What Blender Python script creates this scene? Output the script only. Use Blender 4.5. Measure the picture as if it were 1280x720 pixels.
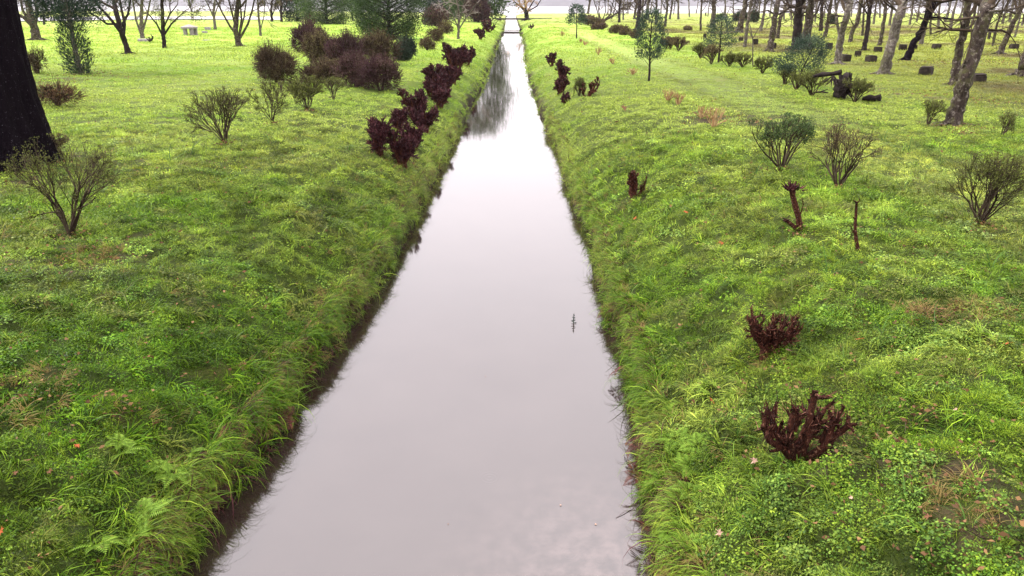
import bpy, math, random
import numpy as np
from mathutils import Vector
R = math.radians
rs = np.random.RandomState
scene = bpy.context.scene
for o in list(bpy.data.objects): bpy.data.objects.remove(o)
COL = scene.collection

# ------------------------------------------------------------------ camera
F = 928.0; TH = math.atan(354 / F); CZ = 5.0
cd = bpy.data.cameras.new('camera'); cam = bpy.data.objects.new('camera', cd); COL.objects.link(cam)
cd.sensor_width = 36; cd.lens = F / 1280 * 36; cd.clip_start = .05; cd.clip_end = 20000
cam.location = (0, 0, CZ); cam.rotation_euler = (math.pi / 2 - TH, 0, 0)
scene.camera = cam
scene.render.engine = 'CYCLES'
scene.view_settings.view_transform = 'Standard'; scene.view_settings.look = 'None'
scene.view_settings.exposure = 2.14; scene.view_settings.gamma = 1
# ------------------------------------------------------------------ world: overcast, brighter overhead than at the horizon
SUN_EL, SUN_AZ = 42, -68
w = bpy.data.worlds.new("World"); scene.world = w; w.use_nodes = True
nt = w.node_tree; N = nt.nodes; L = nt.links; N.clear()
wo = N.new('ShaderNodeOutputWorld'); bg = N.new('ShaderNodeBackground'); bg.inputs[1].default_value = .1
L.new(bg.outputs[0], wo.inputs[0])
sky = N.new('ShaderNodeTexSky'); sky.sky_type = 'NISHITA'; sky.sun_disc = False
sky.sun_elevation = R(SUN_EL); sky.sun_rotation = R(SUN_AZ)
tc = N.new('ShaderNodeTexCoord'); sp = N.new('ShaderNodeSeparateXYZ'); L.new(tc.outputs['Generated'], sp.inputs[0])
def wmath(op, a, b, clamp=False):
    m = N.new('ShaderNodeMath'); m.operation = op; m.use_clamp = clamp
    for i, v in enumerate((a, b)):
        if isinstance(v, (int, float)): m.inputs[i].default_value = v
        else: L.new(v, m.inputs[i])
    return m.outputs[0]
zz = wmath('MAXIMUM', sp.outputs[2], 0.0)
lum = wmath('ADD', wmath('MULTIPLY', zz, 5.2), 5.5)
cn = N.new('ShaderNodeTexNoise'); cn.inputs['Scale'].default_value = 2.2; cn.inputs['Detail'].default_value = 4
mp = N.new('ShaderNodeMapping'); mp.inputs['Scale'].default_value = (1, 1, 2.5); L.new(tc.outputs['Generated'], mp.inputs[0]); L.new(mp.outputs[0], cn.inputs['Vector'])
lum = wmath('MULTIPLY', lum, wmath('ADD', wmath('MULTIPLY', cn.outputs[0], .16), .92))
cc = N.new('ShaderNodeCombineColor')
L.new(wmath('MULTIPLY', lum, 1.01), cc.inputs[0]); L.new(wmath('MULTIPLY', lum, .925), cc.inputs[1]); L.new(wmath('MULTIPLY', lum, .95), cc.inputs[2])
mx = N.new('ShaderNodeMix'); mx.data_type = 'RGBA'; mx.inputs[0].default_value = .92
L.new(sky.outputs[0], mx.inputs[6]); L.new(cc.outputs[0], mx.inputs[7]); L.new(mx.outputs[2], bg.inputs[0])
# ------------------------------------------------------------------ sun behind cloud
sl = bpy.data.lights.new('sun', 'SUN'); sl.energy = 1.5; sl.angle = R(10); sl.color = (1, .95, .88)
so = bpy.data.objects.new('sun', sl); COL.objects.link(so)
sd = Vector((math.sin(R(SUN_AZ)) * math.cos(R(SUN_EL)), math.cos(R(SUN_AZ)) * math.cos(R(SUN_EL)), math.sin(R(SUN_EL))))
so.rotation_euler = sd.to_track_quat('Z', 'Y').to_euler(); so.location = (0, 0, 60)

# ------------------------------------------------------------------ noise and terrain
_T = rs(7).rand(256, 256)
def vnoise(x, y, sc, off=0.0):
    x = np.asarray(x, float) * sc + off + 40.3; y = np.asarray(y, float) * sc + off * 1.7 + 81.7
    xi = np.floor(x).astype(int); yi = np.floor(y).astype(int); fx = x - xi; fy = y - yi
    fx = fx * fx * (3 - 2 * fx); fy = fy * fy * (3 - 2 * fy)
    a = _T[xi & 255, yi & 255]; b = _T[(xi + 1) & 255, yi & 255]; c = _T[xi & 255, (yi + 1) & 255]; d = _T[(xi + 1) & 255, (yi + 1) & 255]
    return (a * (1 - fx) + b * fx) * (1 - fy) + (c * (1 - fx) + d * fx) * fy
def fbm(x, y, sc, off=0.0, o=3):
    s = 0; a = 1; t = 0
    for k in range(o): s = s + a * vnoise(x, y, sc * 2 ** k, off + 13.1 * k); t += a; a *= .5
    return s / t
cth, sth = math.cos(TH), math.sin(TH)
def ray(px, py):
    u = (px - 640) / F; v = (py - 360) / F
    return np.array([u, cth - v * sth, -sth - v * cth])
def hit_z(px, py, z):
    d = ray(px, py); t = (z - CZ) / d[2]; return np.array([0, 0, CZ]) + d * t
def at_y(px, py, Y):                       # the point seen at a pixel on the upright plane at distance Y
    d = ray(px, py); return np.array([0, 0, CZ]) + d * (Y / d[1])
EDGE = [(22, 632.5, 645), (30, 631.5, 648), (41, 629, 651), (50, 624, 655), (62, 619, 656), (75, 614, 657), (100, 605, 663), (130, 589, 672), (170, 571, 687), (200, 557, 698),
        (240, 535, 713), (280, 514, 727), (340, 488, 745), (400, 449, 765), (450, 410, 780), (500, 369, 793), (600, 300, 814), (720, 224, 828)]
_e = []
for y, a, b in EDGE:
    A = hit_z(a, y, 0); B = hit_z(b, y, 0); _e.append((A[1], A[0], B[0]))
_e.sort(); _e = [(-10, _e[0][1] - .1, _e[0][2] - .1)] + _e + [(520, _e[-1][1] - .4, _e[-1][2] + .4)]
_e = np.array(_e)
def edges(y):
    wob = (fbm(0 * y, y, 1.1, 3) - .5) * .42 + (fbm(0 * y, y, .25, 5) - .5) * .3; wob2 = (fbm(0 * y + 9, y, 1.1, 8) - .5) * .42 + (fbm(0 * y, y, .22, 15) - .5) * .3
    return np.interp(y, _e[:, 0], _e[:, 1]) + wob, np.interp(y, _e[:, 0], _e[:, 2]) + wob2
def shore(x): return 350 + np.clip(-x, 0, 120) * .9
def edge_dist(x, y):                        # metres outside the water's edge, negative in the channel
    l, r = edges(y); return np.maximum(l - x, x - r)
PS = np.array([-3, -.6, 0, .05, .14, .4, .8, 1.5, 3, 5, 9, 500]); PH = np.array([-.7, -.55, -.14, .26, .46, .62, .86, 1.16, 1.4, 1.48, 1.54, 1.56])
def ground_h(x, y):
    x = np.asarray(x, float); y = np.asarray(y, float)
    s = edge_dist(x, y); h = np.interp(s, PS, PH)
    k = np.clip(s / .8, 0, 1)
    lw = 1 - .6 * np.clip((s - 2.5) / 3, 0, 1)
    h = h + k * lw * ((fbm(x, y, 1.3, 2) - .5) * .36 + (fbm(x, y, .25, 9, 2) - .5) * .24 + (fbm(x, y, 4, 21, 2) - .5) * .22)
    f = np.clip((y - shore(x)) / 20, 0, 1); return h * (1 - f) - .9 * f
_ts = np.geomspace(4, 900, 2600)
def at(px, py):                            # where the line of sight through a pixel of the photograph meets the ground
    d = ray(px, py); P = d[None] * _ts[:, None]; z = CZ + P[:, 2]; g = ground_h(P[:, 0], P[:, 1])
    i = np.argmax(z <= g) if (z <= g).any() else len(_ts) - 1
    i = max(i, 1); a = (z - g)[i - 1]; b = (z - g)[i]; t = _ts[i - 1] + (_ts[i] - _ts[i - 1]) * (a / (a - b) if a != b else 0)
    p = d * t; return np.array([p[0], p[1], float(ground_h(p[0], p[1]))])
def mpp(Y): return (Y * cth + 3.5 * sth) / F       # metres a photo pixel spans at distance Y (roughly)

# ------------------------------------------------------------------ objects
def prop(o, label=None, cat=None, group=None, kind=None):
    if label: o['label'] = label
    if cat: o['category'] = cat
    if group: o['group'] = group
    if kind: o['kind'] = kind
    return o
def empty(name, loc, label, cat, group=None):
    o = bpy.data.objects.new(name, None); o.empty_display_size = .2; COL.objects.link(o); o.location = tuple(loc); return prop(o, label, cat, group)
class MB:
    def __init__(s): s.V = []; s.Q = []; s.C = []; s.n = 0
    def add(s, V, Q, c=.5):
        V = np.asarray(V, float); Q = np.asarray(Q, int)
        s.V.append(V); s.Q.append(Q + s.n); s.n += len(V)
        s.C.append(np.broadcast_to(np.asarray(c, float), (len(V),)))
    def mesh(s, name, mat, smooth=True):
        me = bpy.data.meshes.new(name)
        V = np.concatenate(s.V); Q = np.concatenate(s.Q); C = np.concatenate(s.C)
        me.vertices.add(len(V)); me.vertices.foreach_set('co', V.ravel())
        tri = Q[:, 3] < 0 if False else np.zeros(len(Q), bool)
        me.loops.add(len(Q) * 4); me.loops.foreach_set('vertex_index', Q.ravel())
        me.polygons.add(len(Q)); me.polygons.foreach_set('loop_start', np.arange(len(Q)) * 4); me.polygons.foreach_set('loop_total', np.full(len(Q), 4))
        me.polygons.foreach_set('use_smooth', np.full(len(Q), smooth))
        a = me.attributes.new('rnd', 'FLOAT', 'POINT'); a.data.foreach_set('value', C)
        me.materials.append(mat); me.update(calc_edges=True); me.validate()
        return me
    def build(s, name, mat, parent=None, loc=None, smooth=True, link=True):
        o = bpy.data.objects.new(name, s.mesh(name, mat, smooth))
        if link: COL.objects.link(o)
        if parent: o.parent = parent
        if loc is not None: o.location = tuple(loc)
        return o
def tube(mb, P, r, k=5, c=.5, rough=0, rng=None):
    P = np.asarray(P, float); n = len(P); r = np.broadcast_to(np.asarray(r, float), (n,))
    T = np.gradient(P, axis=0); T /= np.linalg.norm(T, axis=1)[:, None] + 1e-9
    m = T.mean(0); up = np.array([0, 0, 1.]) if abs(m[2]) < .8 * np.linalg.norm(m) else np.array([1., .2, 0])
    A = np.cross(T, up); A /= np.linalg.norm(A, axis=1)[:, None] + 1e-9; B = np.cross(T, A)
    a = np.linspace(0, 2 * np.pi, k, endpoint=False)
    rr = r[:, None] * (np.ones((n, k)) if not rough else 1 + (rng.rand(n, k) - .5) * rough)
    V = P[:, None] + rr[..., None] * (np.cos(a)[None, :, None] * A[:, None] + np.sin(a)[None, :, None] * B[:, None])
    i = np.arange(n - 1)[:, None] * k; j = np.arange(k)[None]; j2 = (j + 1) % k
    Q = np.stack([i + j, i + j2, i + k + j2, i + k + j], -1).reshape(-1, 4)
    Q = Q[:, ::-1]
    V = V.reshape(-1, 3); nv = len(V)
    caps = []
    if k == 4: caps = [[nv - 4, nv - 3, nv - 2, nv - 1]]
    elif k > 4:
        V = np.vstack([V, P[-1] + T[-1] * r[-1] * .3])
        caps = [[nv - k + q, nv - k + (q + 1) % k, nv, nv - k + (q + 2) % k] for q in range(0, k - 1, 2)]
        caps = [[nv - k + q, nv - k + (q + 1) % k, nv - k + (q + 2) % k, nv] for q in range(0, k, 2)]
    if caps: Q = np.vstack([Q, caps])
    mb.add(V, Q, c)
def leaves(mb, C, D, ln, wd, rng, c=None, fold=.25):
    """pointed four-cornered leaves at C pointing along D"""
    C = np.asarray(C, float); n = len(C)
    if n == 0: return
    D = np.asarray(D, float); D = D / (np.linalg.norm(D, axis=1)[:, None] + 1e-9)
    S = np.cross(D, rng.randn(n, 3)); S /= np.linalg.norm(S, axis=1)[:, None] + 1e-9; U = np.cross(S, D)
    ln = np.broadcast_to(np.asarray(ln, float), (n,))[:, None] * (.7 + .6 * rng.rand(n, 1)); wd = np.broadcast_to(np.asarray(wd, float), (n,))[:, None] * (.7 + .6 * rng.rand(n, 1))
    V = np.stack([C, C + D * ln * .45 + S * wd * .5 + U * wd * fold, C + D * ln, C + D * ln * .45 - S * wd * .5 + U * wd * fold], 1)
    Q = np.arange(n * 4).reshape(n, 4)
    cc = rng.rand(n) if c is None else np.broadcast_to(c, (n,))
    mb.add(V.reshape(-1, 3), Q, np.repeat(cc, 4))
def unit(v): v = np.asarray(v, float); return v / (np.linalg.norm(v) + 1e-9)
def path(p, d, Ln, n, wander, up, rng):
    P = [np.array(p, float)]; d = unit(d)
    for i in range(n):
        d = unit(d + rng.randn(3) * wander + np.array([0, 0, up])); P.append(P[-1] + d * Ln / n)
    return np.array(P), d
def grow(mb, tips, p, d, Ln, r, lv, mx, rng, nch=(3, 4), ang=.6, up=.06, wander=.16, dec=.68, rmin=.004, sides=(7, 5, 4, 3, 3)):
    n = 5 if lv < 2 else 3
    P, de = path(p, d, Ln, n, wander, up, rng)
    r1 = max(r * (.55 if lv < mx else .35), rmin)
    tube(mb, P, np.linspace(r, r1, n + 1), sides[min(lv, len(sides) - 1)], rng.rand())
    if lv >= mx: tips.append((P[-1], de)); tips.append((P[-2], de)); return
    for i in range(rng.randint(nch[0], nch[1] + 1)):
        t = .45 + .55 * rng.rand() if i else 1.0
        k = t * n; a = int(min(k, n - 1)); q = P[a] + (P[a + 1] - P[a]) * (k - a)
        side = unit(np.cross(de, rng.randn(3))); dd = unit(de * math.cos(ang) + side * math.sin(ang) * (.6 + .7 * rng.rand()))
        grow(mb, tips, q, dd, Ln * dec * (.75 + .5 * rng.rand()), max(r1 * .85, rmin), lv + 1, mx, rng, nch, ang, up, wander, dec, rmin, sides)

# ------------------------------------------------------------------ materials
def mat(name):
    m = bpy.data.materials.new(name); m.use_nodes = True; n = m.node_tree; n.nodes.clear(); return m, n.nodes, n.links
def mnode(n, l, op, a, b=None, clamp=False):
    m = n.new('ShaderNodeMath'); m.operation = op; m.use_clamp = clamp
    for i, v in enumerate((a, b)):
        if v is None: continue
        if isinstance(v, (int, float)): m.inputs[i].default_value = v
        else: l.new(v, m.inputs[i])
    return m.outputs[0]
def ramp(n, l, fac, cols):
    r = n.new('ShaderNodeValToRGB'); e = r.color_ramp.elements
    while len(e) < len(cols): e.new(.5)
    for i, (p, c) in enumerate(cols): e[i].position = p; e[i].color = (*c, 1)
    l.new(fac, r.inputs[0]); return r.outputs[0]
def noise(n, l, sc, det=4, vec=None, rough=.6):
    t = n.new('ShaderNodeTexNoise'); t.inputs['Scale'].default_value = sc; t.inputs['Detail'].default_value = det; t.inputs['Roughness'].default_value = rough
    if vec is None:
        g = n.new('ShaderNodeNewGeometry'); vec = g.outputs['Position']
    l.new(vec, t.inputs['Vector']); return t.outputs[0]
def foliage(name, cols, trans=.3, rough=.6, spec=.1):
    m, n, l = mat(name)
    a = n.new('ShaderNodeAttribute'); a.attribute_name = 'rnd'
    f = mnode(n, l, 'ADD', mnode(n, l, 'MULTIPLY', a.outputs['Fac'], .75), mnode(n, l, 'MULTIPLY', noise(n, l, 1.7, 3), .5)); f = mnode(n, l, 'SUBTRACT', f, .12, True)
    c = ramp(n, l, f, cols)
    p = n.new('ShaderNodeBsdfPrincipled'); l.new(c, p.inputs['Base Color']); p.inputs['Roughness'].default_value = rough; p.inputs['Specular IOR Level'].default_value = spec
    o = n.new('ShaderNodeOutputMaterial')
    if trans:
        t = n.new('ShaderNodeBsdfTranslucent'); l.new(c, t.inputs[0]); x = n.new('ShaderNodeMixShader'); x.inputs[0].default_value = trans
        l.new(p.outputs[0], x.inputs[1]); l.new(t.outputs[0], x.inputs[2]); l.new(x.outputs[0], o.inputs[0])
    else: l.new(p.outputs[0], o.inputs[0])
    return m
def bark(name, dark, mid, lichen, lich=.5, sc=1.0, moss=None, spec=.12):
    m, n, l = mat(name)
    g = n.new('ShaderNodeNewGeometry'); mpn = n.new('ShaderNodeMapping'); mpn.inputs['Scale'].default_value = (1, 1, .35); l.new(g.outputs['Position'], mpn.inputs[0])
    f = noise(n, l, 9 * sc, 6, mpn.outputs[0], .7)
    c = ramp(n, l, f, [(.32, dark), (.62, mid)])
    f2 = noise(n, l, 5 * sc, 6, None, .75)
    k = ramp(n, l, f2, [(lich, (0, 0, 0)), (lich + .07, (1, 1, 1))])
    x = n.new('ShaderNodeMix'); x.data_type = 'RGBA'; l.new(k, x.inputs[0]); l.new(c, x.inputs[6]); x.inputs[7].default_value = (*lichen, 1)
    c = x.outputs[2]
    if moss:
        f3 = noise(n, l, 2.2 * sc, 4); k3 = ramp(n, l, f3, [(.5, (0, 0, 0)), (.62, (.8, .8, .8))])
        x = n.new('ShaderNodeMix'); x.data_type = 'RGBA'; l.new(k3, x.inputs[0]); l.new(c, x.inputs[6]); x.inputs[7].default_value = (*moss, 1); c = x.outputs[2]
    p = n.new('ShaderNodeBsdfPrincipled'); l.new(c, p.inputs['Base Color']); p.inputs['Roughness'].default_value = .85; p.inputs['Specular IOR Level'].default_value = spec
    b = n.new('ShaderNodeBump'); b.inputs['Strength'].default_value = 1; b.inputs['Distance'].default_value = .07; l.new(f, b.inputs['Height']); l.new(b.outputs[0], p.inputs['Normal'])
    o = n.new('ShaderNodeOutputMaterial'); l.new(p.outputs[0], o.inputs[0]); return m

def grass_mat():
    m, n, l = mat('grass_blades')
    ic = n.new('ShaderNodeAttribute'); ic.attribute_type = 'INSTANCER'; ic.attribute_name = 'icol'
    a = n.new('ShaderNodeAttribute'); a.attribute_name = 'rnd'
    hs = n.new('ShaderNodeHueSaturation'); l.new(ic.outputs['Color'], hs.inputs['Color'])
    l.new(mnode(n, l, 'ADD', mnode(n, l, 'MULTIPLY', a.outputs['Fac'], -.05), .517), hs.inputs['Hue'])
    l.new(mnode(n, l, 'ADD', mnode(n, l, 'MULTIPLY', a.outputs['Fac'], 1.35), .38), hs.inputs['Value'])
    c = hs.outputs[0]
    dry = mnode(n, l, 'GREATER_THAN', a.outputs['Fac'], .965)
    x = n.new('ShaderNodeMix'); x.data_type = 'RGBA'; l.new(dry, x.inputs[0]); l.new(c, x.inputs[6]); x.inputs[7].default_value = (.2, .15, .05, 1); c = x.outputs[2]
    p = n.new('ShaderNodeBsdfPrincipled'); l.new(c, p.inputs['Base Color']); p.inputs['Roughness'].default_value = .45; p.inputs['Specular IOR Level'].default_value = .08
    t = n.new('ShaderNodeBsdfTranslucent'); l.new(c, t.inputs[0]); y = n.new('ShaderNodeMixShader'); y.inputs[0].default_value = .35
    l.new(p.outputs[0], y.inputs[1]); l.new(t.outputs[0], y.inputs[2]); o = n.new('ShaderNodeOutputMaterial'); l.new(y.outputs[0], o.inputs[0]); return m
def ground_mat():
    m, n, l = mat('turf_ground')
    a = n.new('ShaderNodeAttribute'); a.attribute_name = 'gcol'
    f = noise(n, l, 3.0, 8, None, .7)
    hs = n.new('ShaderNodeHueSaturation'); l.new(a.outputs['Color'], hs.inputs['Color']); l.new(mnode(n, l, 'ADD', mnode(n, l, 'MULTIPLY', f, 1.1), .45), hs.inputs['Value'])
    f4 = noise(n, l, .35, 6, None, .7); k = ramp(n, l, f4, [(.56, (0, 0, 0)), (.72, (.45, .45, .45))])
    x = n.new('ShaderNodeMix'); x.data_type = 'RGBA'; l.new(k, x.inputs[0]); l.new(hs.outputs[0], x.inputs[6]); x.inputs[7].default_value = (.13, .12, .035, 1)
    p = n.new('ShaderNodeBsdfPrincipled'); l.new(x.outputs[2], p.inputs['Base Color']); p.inputs['Roughness'].default_value = .9; p.inputs['Specular IOR Level'].default_value = .1
    b = n.new('ShaderNodeBump'); b.inputs['Strength'].default_value = .9; b.inputs['Distance'].default_value = .08; l.new(noise(n, l, 6, 6, None, .8), b.inputs['Height']); l.new(b.outputs[0], p.inputs['Normal'])
    o = n.new('ShaderNodeOutputMaterial'); l.new(p.outputs[0], o.inputs[0]); return m
def water_mat(name, calm=True, ring=None):
    m, n, l = mat(name)
    g = n.new('ShaderNodeNewGeometry')
    f = noise(n, l, .9, 5, None, .6)
    c = ramp(n, l, f, [(.35, (.014, .0085, .0065)), (.7, (.02, .0135, .011))])
    if calm:      # pale scum drifting in the near corner by the right bank
        sc_ = noise(n, l, 4.5, 7, None, .72); d = n.new('ShaderNodeVectorMath'); d.operation = 'DISTANCE'; l.new(g.outputs['Position'], d.inputs[0]); d.inputs[1].default_value = (1.0, 5.6, 0)
        k = mnode(n, l, 'MULTIPLY', mnode(n, l, 'SUBTRACT', 1.0, mnode(n, l, 'DIVIDE', d.outputs['Value'], 1.9), True), mnode(n, l, 'MULTIPLY', mnode(n, l, 'SUBTRACT', sc_, .42), 3.0, True), True)
        x = n.new('ShaderNodeMix'); x.data_type = 'RGBA'; l.new(k, x.inputs[0]); l.new(c, x.inputs[6]); x.inputs[7].default_value = (.09, .065, .06, 1); c = x.outputs[2]
    p = n.new('ShaderNodeBsdfPrincipled'); l.new(c, p.inputs['Base Color'])
    p.inputs['Roughness'].default_value = .05 if calm else .22; p.inputs['IOR'].default_value = 2.0
    b = n.new('ShaderNodeBump'); b.inputs['Strength'].default_value = .12 if calm else .6; b.inputs['Distance'].default_value = .02 if calm else .2
    mpn = n.new('ShaderNodeMapping'); l.new(g.outputs['Position'], mpn.inputs[0]); mpn.inputs['Scale'].default_value = (1, .35, 1) if calm else (.3, 1, 1)
    h = noise(n, l, 3.0, 3, mpn.outputs[0], .5)
    if ring:
        tot = mnode(n, l, 'MULTIPLY', h, .45)
        for (rx, ry, rr) in ring:
            d = n.new('ShaderNodeVectorMath'); d.operation = 'DISTANCE'; l.new(g.outputs['Position'], d.inputs[0]); d.inputs[1].default_value = (rx, ry, 0)
            s = mnode(n, l, 'SINE', mnode(n, l, 'MULTIPLY', d.outputs['Value'], 150 * .12 / rr)); k = mnode(n, l, 'SUBTRACT', 1.0, mnode(n, l, 'DIVIDE', d.outputs['Value'], rr), True)
            tot = mnode(n, l, 'ADD', tot, mnode(n, l, 'MULTIPLY', mnode(n, l, 'MULTIPLY', s, k), 6.0))
        h = tot
    l.new(h, b.inputs['Height']); l.new(b.outputs[0], p.inputs['Normal'])
    o = n.new('ShaderNodeOutputMaterial'); l.new(p.outputs[0], o.inputs[0]); return m
def plain(name, c1, c2, sc=8, rough=.8, spec=.3, bump=.4):
    m, n, l = mat(name)
    g = n.new('ShaderNodeTexCoord'); f = noise(n, l, sc, 6, g.outputs['Object'], .7); c = ramp(n, l, f, [(.35, c1), (.65, c2)])
    p = n.new('ShaderNodeBsdfPrincipled'); l.new(c, p.inputs['Base Color']); p.inputs['Roughness'].default_value = rough; p.inputs['Specular IOR Level'].default_value = spec
    b = n.new('ShaderNodeBump'); b.inputs['Strength'].default_value = bump; b.inputs['Distance'].default_value = .02; l.new(f, b.inputs['Height']); l.new(b.outputs[0], p.inputs['Normal'])
    o = n.new('ShaderNodeOutputMaterial'); l.new(p.outputs[0], o.inputs[0]); return m
M_GRASS = grass_mat(); M_GROUND = ground_mat()
M_BLACKBARK = bark('wet_black_bark', (.0015, .001, .002), (.007, .0045, .0065), (.12, .11, .13), .61, 4.5, None, .03)
M_BARK = bark('lichen_bark', (.008, .0055, .004), (.046, .034, .027), (.17, .15, .125), .54, 1.4, (.055, .055, .02))
M_DBARK = bark('dark_bark', (.0045, .003, .003), (.022, .015, .014), (.09, .08, .06), .62, 1.4)
M_PALEBARK = bark('pale_grey_bark', (.03, .024, .020), (.085, .07, .06), (.17, .155, .13), .5, 1.5, (.07, .07, .03))
M_TWIG = foliage('grey_brown_twigs', [(0, (.012, .008, .006)), (.5, (.035, .025, .017)), (1, (.09, .072, .05))], 0, .8, .03)
M_PALETWIG = foliage('pale_grey_twigs', [(0, (.12, .10, .09)), (1, (.26, .22, .2))], 0)
M_STUB = foliage('dark_red_brown_stems', [(0, (.005, .0013, .0016)), (.5, (.036, .011, .007)), (.8, (.11, .035, .024)), (1, (.34, .18, .12))], 0)
M_STUBB = bark('dark_red_cut_bark', (.006, .0018, .0018), (.085, .027, .015), (.26, .14, .085), .57, 6.0)
M_STUB2 = foliage('maroon_stems', [(0, (.006, .0015, .004)), (.5, (.034, .010, .012)), (.85, (.10, .035, .04)), (1, (.24, .12, .11))], 0)
M_REDTWIG = foliage('pale_red_stems', [(0, (.15, .075, .035)), (.5, (.29, .18, .085)), (1, (.40, .30, .15))], 0)
M_LEAFD = foliage('dark_evergreen_leaves', [(0, (.006, .013, .010)), (.5, (.014, .032, .018)), (1, (.05, .085, .035))], .12, .5, .15)
M_LEAFB = foliage('blue_green_leaves', [(0, (.010, .021, .015)), (.5, (.024, .046, .030)), (1, (.085, .13, .07))], .2, .5, .15)
M_LEAFT = foliage('evergreen_crown_leaves', [(0, (.008, .016, .008)), (.5, (.022, .044, .014)), (1, (.08, .13, .03))], .12, .5, .12)
M_LEAFG = foliage('mid_green_leaves', [(0, (.015, .03, .01)), (.5, (.035, .065, .018)), (1, (.11, .17, .04))], .2, .5, .15)
M_LEAFO = foliage('olive_leaves', [(0, (.035, .034, .011)), (.5, (.075, .085, .02)), (1, (.16, .19, .045))], .25)
M_LEAFP = foliage('purple_brown_leaves', [(0, (.018, .008, .014)), (.35, (.045, .018, .028)), (.7, (.10, .052, .050)), (1, (.17, .15, .055))], .2)
M_LEAFPO = foliage('brown_olive_leaves', [(0, (.028, .014, .012)), (.45, (.075, .048, .032)), (1, (.19, .18, .06))], .2)
M_BROWNLEAF = foliage('dead_brown_leaves', [(0, (.05, .028, .014)), (.5, (.12, .065, .03)), (1, (.24, .14, .06))], .2)
M_FERN = foliage('fern_green', [(0, (.05, .10, .010)), (.6, (.11, .20, .018)), (1, (.21, .31, .04))], .3)
M_STONE = plain('mossy_dark_stone', (.007, .005, .0045), (.035, .027, .021), 6, .85, .1)
M_PSTONE = plain('pale_lichen_stone', (.12, .105, .105), (.26, .235, .24), 5)
M_ROAD = plain('wet_pale_road', (.18, .165, .165), (.22, .2, .2), .4, .22, .5, .05)
M_WOOD = plain('weathered_dark_timber', (.02, .015, .014), (.06, .045, .04), 3)
M_HILL = plain('far_wooded_shore', (.05, .05, .06), (.08, .08, .09), .02)

# ------------------------------------------------------------------ lawn colour: turf, moss, worn strips, litter under the trees, contact shade painted under the bushes
def poly_dist(x, y, pts):
    d = np.full(np.shape(x), 1e9)
    for (a, b), (c, e) in zip(pts[:-1], pts[1:]):
        t = np.clip(((x - a) * (c - a) + (y - b) * (e - b)) / ((c - a) ** 2 + (e - b) ** 2), 0, 1)
        d = np.minimum(d, np.hypot(x - a - t * (c - a), y - b - t * (e - b)))
    return d
PATHW = [tuple(at(*p)[:2]) for p in [(1420, 330), (1280, 272), (1160, 222), (1060, 178), (960, 132), (880, 100), (820, 78), (760, 55), (712, 35)]]
DIRT = [tuple(at(*p)[:2]) for p in [(1075, 206), (1120, 222), (1170, 240), (1230, 262), (1290, 272)]]
DIRT2 = [tuple(at(*p)[:2]) for p in [(962, 140), (985, 153)]]
LITTER_SHADE = [(at(*p)[:2], r) for p, r in [((1130, 118), 1.6), ((1175, 79), 3.0), ((1245, 78), 2.5), ((1240, 128), 1.2), ((1205, 168), .4), ((1060, 62), 2.5), ((40, 215), 1.6), ((110, 320), .8),
           ((60, 100), 2.5), ((485, 205), .5), ((1060, 570), .45), ((1190, 620), .5), ((1230, 660), .4), ((1150, 525), .16), ((45, 490), .32), ((110, 93), 1.0), ((900, 150), 1.2), ((950, 155), .5), ((1180, 400), .3), ((150, 520), .2), ((90, 296), .3), ((281, 181), .25), ((977, 213), .3), ((1047, 237), .2), ((1225, 283), .35), ((795, 250), .2), ((961, 446), .2), ((341, 156), .2), ((384, 140), .2), ((1190, 160), .7), ((1000, 292), .15), ((480, 195), .4), ((510, 200), .4)]]  # entries at bush feet paint contact shade over dark soil and litter
def lerp(a, b, t): return a + (b - a) * t[..., None]
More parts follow.
